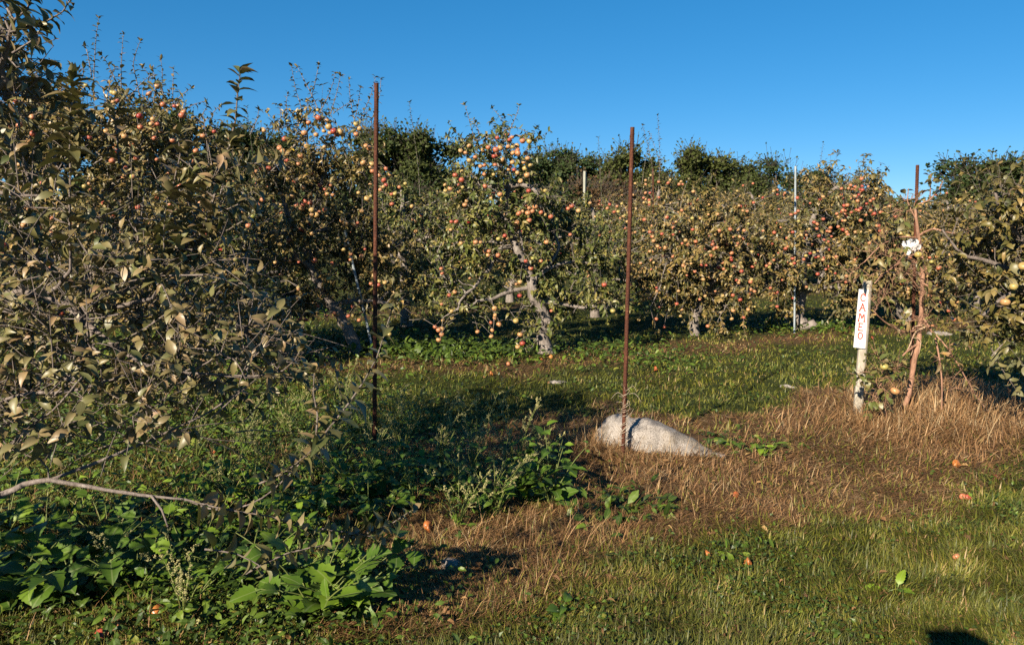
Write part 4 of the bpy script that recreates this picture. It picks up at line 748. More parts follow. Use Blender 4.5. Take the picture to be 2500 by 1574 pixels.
# other supports
def pole(name, label, pts, Y, rpx, mat, sides=8, foot=True):
    P = np.array([at(u, v, Y) for u, v in pts]); base = P[0].copy()
    if foot:
        base[2] = float(H(base[0], base[1])) - .03; P[0] = base
    b = Buf(); P2, R2 = resample(P, np.full(len(P), rpx * Y / FPX), .12); V, Qd, c = tubes(P2[None], R2[None], sides); b.add(V, [Qd, c])
    return tag(obj(name, b.mesh(name, base, smooth=sides > 4), M[mat], loc=base), label, 'support pole')
pole('support_pole', 'thin pale blue conduit leaning against the tree behind the tallest stake', [(912, 862), (896, 790), (872, 690), (851, 600), (838, 540)], gp(905, 862)[1], 3.2, 'conduit')
pole('support_pole', 'slim grey metal conduit pole standing tall beside the red apple tree', [(1940, 800), (1941, 600), (1942, 406)], gp(1962, 802)[1] - .42, 2.4, 'conduit')
pole('support_post', 'pale weathered wooden post with sawn top behind the fruit laden middle tree', [(1424, 700), (1426, 560), (1428, 418)], 21.6, 4, 'pale_post', 4)
pole('support_rod', 'thin rusty rod beside the far apple tree with two tall shoots', [(1594, 700), (1595, 500), (1594, 412)], 18.8, 1.8, 'rust')
# the sign
sb = gp(2093, 1016); Ys = sb[1]
top = at(2118, 686, Ys); ax = unit(top - sb); Lp = np.linalg.norm(top - sb); kx = Ys / FPX
xr = unit(np.cross(np.array([0.12, 1., 0]), ax)); xr = unit(xr - (xr @ ax) * ax); yr = np.cross(ax, xr)   # xr right, yr away from the camera
root = empty('sign_post', sb, 'weathered wooden post carrying a narrow white board hand lettered CAMEO in red', 'sign')
def loc2w(p): p = np.asarray(p, float); return p[..., 0:1] * xr + p[..., 1:2] * yr + p[..., 2:3] * ax
hw = 10.3 * kx
pts = []
for z in np.linspace(-.08, Lp, 26):
    for a in range(12):
        th = 2 * math.pi * a / 12; q = 1 / max(abs(math.cos(th)), abs(math.sin(th))) ** .72
        pts.append((hw * q * math.cos(th) * (1 + .02 * math.sin(9 * z)), hw * .8 * q * math.sin(th), z + (.006 * math.sin(3 * th) if z == Lp else 0)))
V = loc2w(pts); kq = np.arange(25)[:, None] * 12; aa = np.arange(12)[None]; Qd = np.stack([kq + aa, kq + (aa + 1) % 12, kq + 12 + (aa + 1) % 12, kq + 12 + aa], -1).reshape(-1, 4)
obj('post', np_mesh('post', V, [Qd, (25 * 12 + np.arange(12))[None]], None, False), M['wood'], root)
# board: top 706, bottom 850 in the photograph's rows
def board_pt(u, v):    # offset of a board point in the post's frame
    p = at(u, v, Ys - hw - .02) - sb; return p @ xr, p @ ax
cs = [board_pt(2086, 848.5), board_pt(2113.5, 851.5), board_pt(2122.5, 708), board_pt(2099.5, 706)]
yf = -hw - .012; th_ = .014
c8 = [(a, yf, z) for a, z in cs] + [(a, yf + th_, z) for a, z in cs]
bm = bmesh.new(); vs = [bm.verts.new(Vector([float(c) for c in loc2w(np.array(p))])) for p in c8]
for f in ((0, 1, 2, 3), (7, 6, 5, 4), (0, 4, 5, 1), (1, 5, 6, 2), (2, 6, 7, 3), (3, 7, 4, 0)): bm.faces.new([vs[i] for i in f])
bmesh.ops.recalc_face_normals(bm, faces=bm.faces[:]); bmesh.ops.bevel(bm, geom=bm.edges[:], offset=.0015, segments=1, affect='EDGES')
me = bpy.data.meshes.new('board'); bm.to_mesh(me); bm.free(); board = obj('board', me, M['sign'], root)
def bp(s, f):          # board coordinates: s across 0..1 (left to right), f down 0..1
    c = np.array(cs); bl, br, tr_, tl = c; top_ = tl + (tr_ - tl) * s; bot = bl + (br - bl) * s; return top_ + (bot - top_) * f
strokes = {'C': [[(.88, .22), (.72, .06), (.45, 0), (.2, .14), (.07, .5), (.18, .84), (.45, .99), (.74, .93), (.92, .76)], [(.9, .02), (.88, .3)]],
    'A': [[(.06, 1), (.28, .5), (.5, .02)], [(.5, .02), (.74, .5), (.96, 1)], [(.24, .64), (.78, .62)], [(-.08, 1.0), (.2, 1.0)], [(.82, 1.0), (1.1, .98)], [(.32, .02), (.58, .02)]],
    'M': [[(.08, 1), (.14, .5), (.2, .05)], [(.2, .05), (.3, .0), (.42, .3), (.52, .62)], [(.52, .62), (.66, .25), (.8, .02)], [(.8, .02), (.86, .5), (.92, 1)], [(-.06, 1), (.22, 1)], [(.76, 1), (1.08, .98)], [(.0, .08), (.22, .03)]],
    'E': [[(.16, 0), (.16, .5), (.15, 1)], [(.0, 0), (.5, 0), (.9, -.02)], [(.16, .49), (.45, .49), (.72, .47)], [(0, 1), (.5, 1.0), (.94, .96)]],
    'O': [[(.5, 0), (.22, .12), (.08, .5), (.22, .88), (.5, 1), (.78, .88), (.92, .5), (.78, .12), (.5, 0)]]}
b = Buf(); si = 0
for ch, fc, sc_, cw in (('C', .138, .12, .54), ('A', .302, .12, .56), ('M', .478, .125, .64), ('E', .637, .12, .52), ('O', .787, .105, .46)):
    for stn in strokes[ch]:
        pp = np.array([bp(.47 + (q[0] - .5) * cw, fc + (q[1] - .5) * sc_) for q in stn])
        if len(pp) > 2:
            q3 = np.column_stack([pp, np.zeros(len(pp))]); q3, _ = resample(q3, np.ones(len(q3)), .006); pp = q3[:, :2]
        tg = unit(np.gradient(pp, axis=0)); nm = np.stack([-tg[:, 1], tg[:, 0]], 1); wd = .0052 * np.linspace(1.1, .85, len(pp))[:, None]
        yy = yf - .0012 - .0003 * (si % 7); si += 1
        Lf = pp + nm * wd; Rg = pp - nm * wd; n = len(pp)
        P3 = np.concatenate([np.column_stack([Lf[:, 0], np.full(n, yy), Lf[:, 1]]), np.column_stack([Rg[:, 0], np.full(n, yy), Rg[:, 1]])])
        i = np.arange(n - 1); b.add(loc2w(P3), [np.stack([i, i + 1, n + i + 1, n + i], -1)])
obj('lettering', b.mesh('lettering', smooth=False), M['letter'], board)
for s_, f_ in ((.5, .05), (.47, .925)):
    c = bp(s_, f_); n = 8; a = np.linspace(0, 2 * np.pi, n, endpoint=False); P3 = np.concatenate([np.column_stack([c[0] + .0045 * np.cos(a), np.full(n, yf - .0005), c[1] + .0045 * np.sin(a)]), np.column_stack([c[0] + .003 * np.cos(a), np.full(n, yf - .004), c[1] + .003 * np.sin(a)])])
    i = np.arange(n); obj('nail', np_mesh('nail', loc2w(P3), [np.stack([i, (i + 1) % n, n + (i + 1) % n, n + i], -1), (n + np.arange(n))[None]]), M['nail'], board)
# twine and white bow
b = Buf(); cT = at(2240, 815, Y)
def tw(pts, r=1.1, dy=-.05): b.tube(np.array([at(u, v, Y + dy + .01 * math.sin(i * 2)) for i, (u, v) in enumerate(pts)]), np.full(len(pts), r * k), 5, .02)
tw([(2260, 797), (2245, 802), (2232, 815), (2222, 842), (2212, 862)]); tw([(2258, 800), (2240, 808), (2228, 825), (2218, 848), (2206, 868)], 1.0); tw([(2226, 826), (2240, 824), (2248, 832), (2246, 850), (2243, 865)], 1.1); tw([(2222, 828), (2230, 800), (2242, 795), (2255, 793)], 1.0); tw([(2222, 842), (2229, 850), (2224, 868)], .9, -.03)
tag(obj('twine_tie', b.mesh('twine_tie', cT), M['twine'], loc=cT), 'loose pale twine tied round the young tree and its stake', 'twine')
b = Buf(); cB = at(2222, 602, Y - .06)
def strip(p0, p1, p2, w, tw_=0.6):
    n = 9; tt = np.linspace(0, 1, n)[:, None]; p0, p1, p2 = [np.asarray(q, float) for q in (p0, p1, p2)]; P = (1 - tt) ** 2 * p0 + 2 * tt * (1 - tt) * p1 + tt ** 2 * p2; T = unit(np.gradient(P, axis=0))
    a = np.linspace(0, tw_, n)[:, None]; e = unit(np.cross(T, np.array([[0, 1., .25]]))); e2 = np.cross(T, e); e = np.cos(a) * e + np.sin(a) * e2; ww = w * (.5 + .5 * np.sin(np.pi * np.linspace(.12, .9, n)))[:, None]
    V = np.concatenate([P - e * ww, P, P + e * ww]); V[n:2 * n] += e2 * w * .3; i = np.arange(n - 1); Qd = np.concatenate([np.stack([i, i + 1, n + i + 1, n + i], -1), np.stack([n + i, n + i + 1, 2 * n + i + 1, 2 * n + i], -1)]); b.add(V, [Qd])
for (x1, z1, x2, z2, w, q) in ((-.06, .07, -.03, .10, .02, .8), (-.08, -.03, -.13, -.07, .02, -.5), (.03, .09, .07, .05, .022, .5), (-.02, .10, .03, .10, .02, 1.2), (.06, -.02, .05, -.08, .016, -.8), (-.05, -.05, -.04, -.10, .016, .7), (-.1, .03, -.10, .08, .018, .4), (.08, .03, .09, -.01, .02, .9)):
    strip(cB, cB + [x1 * .8, -.06 * abs(q), z1 * .8], cB + [x2 * .62, -.01, z2 * .62 - .012], w * 1.45, q * 1.4)
strip(cB + [-.03, -.02, .02], cB + [0, -.05, .0], cB + [.03, -.02, -.02], .03)
tag(obj('plastic_bow', b.mesh('plastic_bow', cB), M['ribbon'], loc=cB), 'white plastic ribbon knotted round the young tree and its stake', 'ribbon')

# ------------------------------------------------------------------ boulder and stones
def rock_mat():
    m, nt, b = newmat('granite'); L = nt.links; tc = N(nt, 'ShaderNodeTexCoord'); n1 = noise(nt, 9, 6, .6, tc.outputs['Object']); n2 = noise(nt, 130, 3, .8, tc.outputs['Object']); v = N(nt, 'ShaderNodeTexVoronoi'); v.inputs['Scale'].default_value = 160; L.new(tc.outputs['Object'], v.inputs['Vector'])
    r = ramp(nt, [(.3, (.24, .215, .19)), (.5, (.38, .345, .31)), (.7, (.48, .44, .40))]); L.new(n1.outputs[0], r.inputs[0])
    sp = ramp(nt, [(.40, (.34, .32, .31)), (.48, (.85, .84, .83)), (.55, (1, 1, 1)), (.7, (1.2, 1.16, 1.1))], k=1); L.new(n2.outputs[0], sp.inputs[0])
    n3 = noise(nt, 5, 3, .6, tc.outputs['Object']); st_ = ramp(nt, [(.5, (1, 1, 1)), (.62, (.62, .56, .46)), (.72, (.45, .43, .36))], k=1); L.new(n3.outputs[0], st_.inputs[0]); L.new(mixc(nt, .7, mixc(nt, .95, r.outputs[0], sp.outputs[0], 'MULTIPLY'), st_.outputs[0], 'MULTIPLY'), b.inputs['Base Color']); b.inputs['Roughness'].default_value = .85; b.inputs['Specular IOR Level'].default_value = .25
    bump(nt, b, math_(nt, 'ADD', n1.outputs[0], math_(nt, 'MULTIPLY', n2.outputs[0], .55)), .55, .03)
    return m
M['rock'] = rock_mat()
def stone(name, label, prof, Y0, depth, seed, mat='rock', cat='boulder', lift=0.):
    """prof: silhouette points (u, v_top) from left to right, with v_base; built as a closed lump round its long axis"""
    (us, tops, vb) = prof; n = 40; m = 20; g = np.random.default_rng(seed); us = np.array(us, float); uu = np.linspace(us[0], us[-1], n); tp = np.interp(uu, us, tops); bt = np.interp(uu, us, vb)
    L = []; base = None
    for i in range(n):
        pb = gp(uu[i], bt[i]); hgt = max(.012, at(uu[i], tp[i], Y0 + depth * .4)[2] - float(H(pb[0], Y0)) + lift); e = math.sqrt(max(.02, 1 - (2 * i / (n - 1) - 1) ** 6)); dp = depth * e
        for j in range(m):
            a = math.pi * 1.3 * (j / (m - 1)) - .15 * math.pi; c, s_ = math.cos(a), math.sin(a)
            yy = pb[1] + dp * .5 - dp * .5 * np.sign(c) * abs(c) ** .8; zz = float(H(pb[0], pb[1])) - .04 + (hgt + .04) * (np.sign(s_) * abs(s_) ** .75)
            L.append((pb[0] * (yy / pb[1]) ** .5 if False else pb[0], yy, zz))
    V = np.array(L).reshape(n, m, 3); nz = vnoise(V[..., 0] * 9 + seed, V[..., 1] * 9 + V[..., 2] * 9, .6) * .014 + vnoise(V[..., 0] * 30, V[..., 1] * 30 + V[..., 2] * 25, .6) * .005
    V[..., 2] += nz; V[..., 1] -= nz; o = V.reshape(-1, 3).mean(0); idx = np.arange(n * m).reshape(n, m)
    Qd = np.stack([idx[:-1, :-1], idx[1:, :-1], idx[1:, 1:], idx[:-1, 1:]], -1).reshape(-1, 4); me = np_mesh(name, V.reshape(-1, 3) - o, [Qd, idx[0][None], idx[-1][::-1][None]], None, True)
    return tag(obj(name, me, M[mat], loc=o), label, cat)
stone('boulder', 'long pale granite boulder tapering to the right at the foot of the middle stake', ([1455, 1472, 1485, 1500, 1520, 1545, 1560, 1590, 1625, 1660, 1700, 1735, 1772], [1080, 1068, 1053, 1040, 1033, 1033, 1035, 1031, 1034, 1047, 1067, 1086, 1104], [1084, 1086, 1088, 1090, 1094, 1096, 1098, 1100, 1103, 1107, 1112, 1115, 1116]), gp(1600, 1104)[1], .36, 3)
stone('stone', 'small rounded tan stone half sunk in dry grass near the bottom of the photo', ([1055, 1070, 1090, 1110, 1128, 1140], [1388, 1372, 1362, 1364, 1374, 1392], [1396, 1398, 1399, 1399, 1397, 1396]), gp(1090, 1396)[1], .13, 5, cat='stone')
stone('flat_stone', 'thin pale flat stone on the grass between middle tree and boulder', ([1340, 1355, 1370, 1385], [932, 927, 927, 930], [936, 937, 936, 934]), gp(1360, 935)[1], .12, 6, cat='stone')
stone('flat_stone', 'thin pale stone lying in mown grass left of the sign', ([1905, 1920, 1935, 1945], [941, 939, 941, 945], [945, 946, 947, 948]), gp(1925, 946)[1], .06, 7, cat='stone')
stone('flat_stone', 'broad pale flat stone behind the young staked tree', ([2270, 2290, 2310, 2325], [812, 808, 809, 814], [818, 819, 819, 818]), gp(2300, 819)[1], .2, 8, cat='stone')

# ------------------------------------------------------------------ windfall apples
WF = [(1241, 893, 0, 'pale yellow windfall apple on dry grass below the middle tree'), (1200, 917, 1, 'small red windfall apple left of the yellow one on the shaded grass'), (1322, 880, 1, 'split orange windfall apple at the foot of the middle tree'), (1345, 876, 1, 'orange broken windfall apple right of the middle tree trunk foot'),
    (1628, 1098, 1, 'rotting brown orange apple leaning on the front of the boulder'), (1795, 1216, 1, 'bright orange windfall apple alone on the brown dry grass below the boulder'), (2333, 1142, 1, 'orange windfall apple in dry grass below the young staked tree'), (2362, 1222, 0, 'peach coloured windfall apple at the edge of the lawn on the right'), (2350, 1220, 0, 'small cream coloured windfall apple touching the peach coloured one'), (2334, 1368, 0, 'small orange windfall apple out on the green lawn at right'), (2430, 1170, 1, 'brown withered windfall apple near the right edge'),
    (1728, 1362, 1, 'dark orange windfall apple in the lawn below the boulder'), (1826, 1382, 1, 'brown orange windfall apple in the lawn beside the pale dock leaf'), (425, 912, 1, 'red orange windfall apple under the near left branches'), (530, 1112, 1, 'dark red windfall apple in the shade among left weeds'), (634, 1450, 1, 'deep red windfall apple in a dark gap at lower left'), (283, 1550, 0, 'pinkish red windfall apple at the bottom edge, left side'), (248, 1566, 0, 'yellow windfall apple at the bottom edge beside the pinkish one'), (388, 1512, 1, 'brown orange windfall apple near the bottom edge under weeds'), (1046, 1296, 1, 'pinkish windfall apple in dry grass left of centre'), (1047, 1070, 1, 'dull maroon windfall apple among seed weeds by the tallest stake'), (72, 962, 0, 'orange windfall apple near the left edge below the bare limb'), (2130, 828, 1, 'small red windfall apple on the mown strip right of the sign board'), (1600, 905, 1, 'rust coloured windfall apple in the mown strip right of the middle stake'), (245, 1455, 1, 'half hidden crimson windfall apple under lobed weed leaves at lower left')]
for (u, v, old, lab) in WF:
    p = gp(u, v); r = random.uniform(.030, .036) * (.62 if u > 1650 and v > 1160 else .9); me_ = random.choice(APO if old else AP); o = put_apple(p + np.array([0, 0, r * .55 + .01]), r, None, 'windfall_apple', me_); o.rotation_euler = (random.uniform(.8, 2), random.uniform(-.6, .6), random.uniform(0, 6))
    tag(o, lab, 'apple', 'apples fallen on the ground')

# ------------------------------------------------------------------ weeds
def stems_from(base, n, h, spread, g):
    out = []
    for i in range(n):
        a = g.uniform(0, 6.28); s_ = spread * g.uniform(.3, 1); hh = h * g.uniform(.65, 1.05); d = np.array([math.cos(a), math.sin(a), 0])
        out.append(np.array([base, base + d * s_ * .25 + [0, 0, hh * .4], base + d * s_ * .65 + [0, 0, hh * .78], base + d * s_ + [0, 0, hh]]))
    return out
def weed(u, v, h, nst, nl, L, label, tm=T_TOOTH, spread=.2, seed=1, name='broadleaf_weed', mat='weed_leaf', rnd=(2, 2.6), low=.2):
    g = np.random.default_rng(seed); base = gp(u, v); root = empty(name, base, label, 'weed', 'weeds in the foreground'); base0 = base - [0, 0, .01]
    sb_ = Buf(); lb = Buf(); pos = []; dr = []
    for P in stems_from(base0, nst, h, spread, g):
        Pr, Rr = resample(P, [.004, .0034, .0026, .0015], .04); sb_.tube(Pr, Rr, 5); k_ = max(3, nl // nst); ii = g.integers(int(len(Pr) * low), len(Pr), k_)
        T = unit(np.gradient(Pr, axis=0)); pp = rdir(k_, g); pp[:, 2] *= .3; pos.append(Pr[ii]); dr.append(unit(T[ii] * .35 + unit(pp)))
    p = np.concatenate(pos); d = np.concatenate(dr); n = len(p); nr = np.array([0, -.25, 1.]) + rdir(n, g) * .45
    hz = (p[:, 2] - base[2]) / max(h, .01); leaves(lb, tm, p + d * .02, d, nr, L * g.uniform(.32, 1.2, n) * np.clip(1.25 - .6 * hz, .5, 1.2), np.clip(.55 * g.beta(*rnd, n) + .45 * g.beta(1.6, 1.8), 0, 1), 1, .3, .3, g)
    obj('stem', sb_.mesh('stem', base), M['stem_green'], root); obj('foliage', lb.mesh('foliage', base), M[mat], root)
    return root, base, g
def seedweed(u, v, h, nst, label, seed, spread=.25, dens=1., nl=36):
    root, base, g = weed(u, v, h * .6, nst, nl, .06, label, T_LANCE, spread * .7, seed, 'seeding_weed', rnd=(2.6, 2))
    sb_ = Buf(); bb = Buf(); pts = []
    for P in stems_from(base, nst, h, spread, g):
        Pr, Rr = resample(P, [.0035, .003, .002, .001], .03); sb_.tube(Pr, Rr, 4); T = unit(np.gradient(Pr, axis=0))
        for j in range(int(len(Pr) * .35), len(Pr)):
            if g.random() < .75 * dens:
                d = unit(T[j] * .8 + rdir(1, g)[0] * .8 + [0, 0, .3]); l = g.uniform(.03, .11) * (1.15 - .6 * j / len(Pr)); q = Pr[j][None] + d[None] * np.linspace(0, l, 5)[:, None] + np.array([0, 0, -.2]) * (np.linspace(0, 1, 5)[:, None] ** 2) * l
                sb_.tube(q, np.full(5, .0009), 3); m_ = int(l / .0045); tt = g.uniform(.15, 1, m_); pts.append(Pr[j] + d * (l * tt)[:, None] + np.array([0, 0, -.2]) * (tt[:, None] ** 2) * l + g.normal(0, .003, (m_, 3)))
        m_ = 14; tt = g.uniform(.8, 1, m_); pts.append(P[-1] - (P[-1] - P[-2]) * (1 - tt)[:, None] * 1.2 + g.normal(0, .004, (m_, 3)))
    p = np.concatenate(pts); K = len(p); r = g.uniform(.0022, .0048, K)
    O = np.array([[1, 0, 0], [-1, 0, 0], [0, 1, 0], [0, -1, 0], [0, 0, 1], [0, 0, -1.]]); Fo = np.array([[0, 2, 4], [2, 1, 4], [1, 3, 4], [3, 0, 4], [2, 0, 5], [1, 2, 5], [3, 1, 5], [0, 3, 5]])
    bb.add((p[:, None] + O[None] * r[:, None, None]).reshape(-1, 3), [(Fo[None] + (np.arange(K) * 6)[:, None, None]).reshape(-1, 3)])
    obj('flower_stalk', sb_.mesh('flower_stalk', base), M['stem_green'], root); obj('seed_sprays', bb.mesh('seed_sprays', base, smooth=False), M['seed'], root)
SW = [(905, 1150, .42, 4, 'seeding weed with feathery pale spikes at the foot of the tallest stake'), (985, 1120, .40, 4, 'seeding weed with long arched tan spikes just right of the tallest stake'), (1075, 1150, .42, 4, 'seeding weed with upright yellow green spikes left of the leafy clump'), (1160, 1180, .46, 5, 'densest seeding weed with tan spikes above the leafy clump'), (1255, 1185, .42, 5, 'bushy seeding weed with brown tops in the leafy clump'), (1330, 1170, .36, 4, 'low seeding weed at the right side of the leafy clump'), (1210, 1260, .32, 4, 'seeding weed in front of the leafy clump'), (1120, 1290, .3, 4, 'thin seeding weed leaning over the dry grass in front of the leafy clump'), (780, 1180, .36, 4, 'seeding weed behind the brown leaved low branch'), (600, 1110, .36, 4, 'seeding weed with beaded spikes left of the brown leaved branch'), (700, 1060, .32, 3, 'slender seeding weed in the mid left shade'), (330, 1440, .28, 4, 'grey green seeding weed among the lobed leaves at lower left'), (450, 1520, .3, 3, 'yellow green seeding weed at the bottom edge'), (860, 1080, .4, 4, 'seeding weed behind and left of the tallest stake')]
for i, (u, v, h, n, lab) in enumerate(SW): seedweed(u, v, h * (1.35 if u > 800 else 1.15), n + 2, lab, 100 + i, .26, 1.2)
for i, (u, v) in enumerate([(560, 1010), (640, 1160), (480, 1120), (740, 1010), (820, 1130), (840, 1010), (700, 1200), (560, 1230), (930, 1190), (1010, 1060), (400, 1060), (970, 1010)]):
    seedweed(u, v, random.uniform(.32, .5), 5, 'slender seeding weed in the shaded tangle between the left branches and the tallest stake', 140 + i, .25, 1., 50)
for i, (u, v) in enumerate([(960, 1215), (830, 1200), (900, 1290), (700, 1270), (620, 1250), (1000, 1170), (540, 1190), (760, 1330), (1010, 1240), (660, 1330)]):
    weed(u, v, random.uniform(.22, .34), 7, 60, random.uniform(.07, .1), 'leafy broad weed in the dark thicket under the brown leaved branch', T_TOOTH, .24, 240 + i, low=.1)
BW = [(1345, 1235, .30, 5, 34, .13, 'glossy broadleaf weed at the right end of the leafy clump'), (1270, 1225, .27, 5, 30, .11, 'broadleaf weed in the middle of the leafy clump'), (1130, 1225, .26, 5, 30, .10, 'broadleaf weed at the left end of the leafy clump'), (1060, 1200, .22, 4, 22, .09, 'low broadleaf weed between tallest stake and leafy clump'), (880, 1235, .26, 5, 34, .11, 'dark broadleaf weed at the foot of the tallest stake'), (780, 1260, .22, 5, 28, .10, 'dark broadleaf weed under the brown leaved branch'), (1195, 1250, .2, 4, 24, .09, 'small broadleaf weed in front of the leafy clump')]
for i, (u, v, h, n, nl, L, lab) in enumerate(BW): weed(u, v, h * 1.45, n + 3, int(nl * 2.6), L * .9, lab, T_TOOTH, .26, 200 + i, low=.1)
LW = [(40, 1500, .32, 4, 26, .17, 'large lobed weed at the left bottom corner'), (190, 1480, .30, 4, 24, .16, 'lobed weed right of the left corner plant with a yellowing leaf'), (110, 1400, .30, 4, 22, .15, 'dark lobed weed behind the left corner plants'), (330, 1470, .26, 4, 22, .12, 'lobed weed right of the shaded left clump'), (270, 1360, .26, 4, 24, .13, 'shaded broad weed below the bare grey limb'), (470, 1430, .24, 4, 22, .11, 'upright weed left of the vine with arrow shaped leaves'), (770, 1520, .28, 4, 20, .17, 'bright lobed weed left of the dry grass near the bottom'), (850, 1500, .24, 4, 20, .15, 'bright lobed weed at the edge of the dry grass near the bottom'), (720, 1430, .24, 4, 20, .12, 'bright weed beside the dark gap with the red apple'), (20, 1300, .28, 4, 22, .13, 'shaded weed at the left edge below the bare limb'), (880, 1420, .16, 4, 22, .08, 'small weed left of the tan stone')]
for i, (u, v, h, n, nl, L, lab) in enumerate(LW): weed(u, v, h * 1.2, n + 5, int(nl * 2.5), L * .82, lab, T_LOBE if i % 3 != 2 else T_TOOTH, .4, 300 + i, rnd=(2.2, 2.2))
VW = [(520, 1330, .30, 6, 46, .085, 'climbing vine with bright arrow shaped leaves under the grey limb end'), (600, 1440, .26, 5, 34, .075, 'vine with arrow shaped leaves beside the dark gap at lower left'), (450, 1270, .28, 4, 24, .08, 'vine shoot with arrow shaped leaves twisting on the bare grey limb'), (210, 1260, .24, 4, 20, .07, 'young vine with pale heart leaves below the left limb')]
for i, (u, v, h, n, nl, L, lab) in enumerate(VW): weed(u, v, h * 1.15, n + 4, int(nl * 2.6), L * .9, lab, T_ARROW, .36, 400 + i, 'bindweed', rnd=(3, 1.8))
DK = [(1790, 1358, .05, 1, 6, .055, 'pale green dock rosette in the lawn below the boulder'), (1905, 1378, .05, 1, 4, .055, 'upright pale dock leaf pair in the lawn'), (1370, 1500, .06, 1, 8, .08, 'plantain rosette in the lawn near the bottom'), (1870, 1105, .08, 2, 16, .08, 'trampled grey green weed on dry grass right of the boulder'), (2120, 1030, .2, 3, 14, .07, 'yellow green weed at the foot of the sign post'), (2170, 1440, .05, 1, 7, .08, 'flat rosette in the lawn at lower right')]
for i, (u, v, h, n, nl, L, lab) in enumerate(DK): weed(u, v, h, n, nl, L, lab, T_LANCE if i < 2 else T_TOOTH, .05, 500 + i, 'low_weed', rnd=(3, 1.6), low=0)

# ------------------------------------------------------------------ woodland behind
def wood_tree(seed, leaf, hgt, wide, n=7000, sparse=0., ls=(.16, .34)):
    g = np.random.default_rng(seed); root = empty('woodland_tree', (0, 0, 0), 'x', 'tree'); wb = Buf(); lb = Buf(); nb = 17; C = []
    wb.tube(np.array([[0, 0, -.3], [0, 0, hgt * .25], [.1, 0, hgt * .5], [0, .1, hgt * .85]]), [.28, .2, .14, .04], 7, .5)
    for i in range(nb):
        a = i * 2.4 + g.uniform(0, .5); zf = g.uniform(.3, .93); z = hgt * zf; r = 1.25 * wide * math.sqrt(max(.03, 1 - ((zf - .58) / .4) ** 2)) * g.uniform(.45, 1.05); C.append((math.cos(a) * r, math.sin(a) * r, z, hgt * g.uniform(.05, .11)))
        wb.tube(np.array([[0, 0, z * .55], [math.cos(a) * r * .5, math.sin(a) * r * .5, z * .85], [math.cos(a) * r, math.sin(a) * r, z]]), [.1, .06, .02], 5, .5)
    C += [(0, 0, hgt * .9, hgt * .09), (0, 0, hgt * .62, hgt * .16)]; C = np.array(C)
    # clumps on the boughs, leaves in the clumps
    nc = 150; ci = g.integers(0, len(C), nc); cp = C[ci, :3] + rdir(nc, g) * C[ci, 3:4] * g.uniform(.4, 1.2, (nc, 1)); cp[:, 2] = np.maximum(cp[:, 2], hgt * .22)
    cs_ = g.uniform(.16, .42, nc) * hgt / 8; tone = g.beta(2.2, 2.2, nc); i = g.integers(0, nc, n); p = cp[i] + g.normal(0, 1, (n, 3)) * cs_[i][:, None] * np.array([1, 1, .7]); d = rdir(n, g); d[:, 2] -= .2
    leaves(lb, T_FAR, p, d, rdir(n, g) + np.array([0, 0, .6]), g.uniform(*ls, n), np.clip(tone[i] * .65 + g.beta(2, 2, n) * .35, 0, 1), 1.5, .2, .3, g)
    # fine outer sprays
    m_ = 900; j = g.integers(0, nc, m_); st = cp[j] + rdir(m_, g) * cs_[j][:, None]; P = st[:, None] + (unit(st - np.array([0, 0, hgt * .5])) + rdir(m_, g) * .6)[:, None] * np.linspace(0, 1, 3)[None, :, None] * g.uniform(.3, .9, (m_, 1, 1)); V, Qd, c = tubes(P, np.full((m_, 3), .012), 3); wb.add(V, [Qd])
    leaves(lb, T_FAR, P[:, 2], unit(P[:, 2] - P[:, 0]), rdir(m_, g) + [0, 0, .5], g.uniform(*ls, m_) * .8, tone[j], 1.2, .2, .3, g)
    obj('trunk', wb.mesh('trunk'), M['bark_dark'], root); obj('crown', lb.mesh('crown', smooth=False), M[leaf], root); return root
WP = [wood_tree(61, 'wood_leaf', 8, 1.9), wood_tree(62, 'wood_leaf', 8, 1.6), wood_tree(63, 'wood_leaf', 8, 2.3), wood_tree(64, 'wood_leaf', 8, 1.4, 2600), wood_tree(65, 'wood_leaf_rust', 4, 2.4, 4200, ls=(.12, .26)), wood_tree(66, 'wood_leaf', 4, 2.4, 5000, ls=(.14, .3))]
wu = [False] * 6
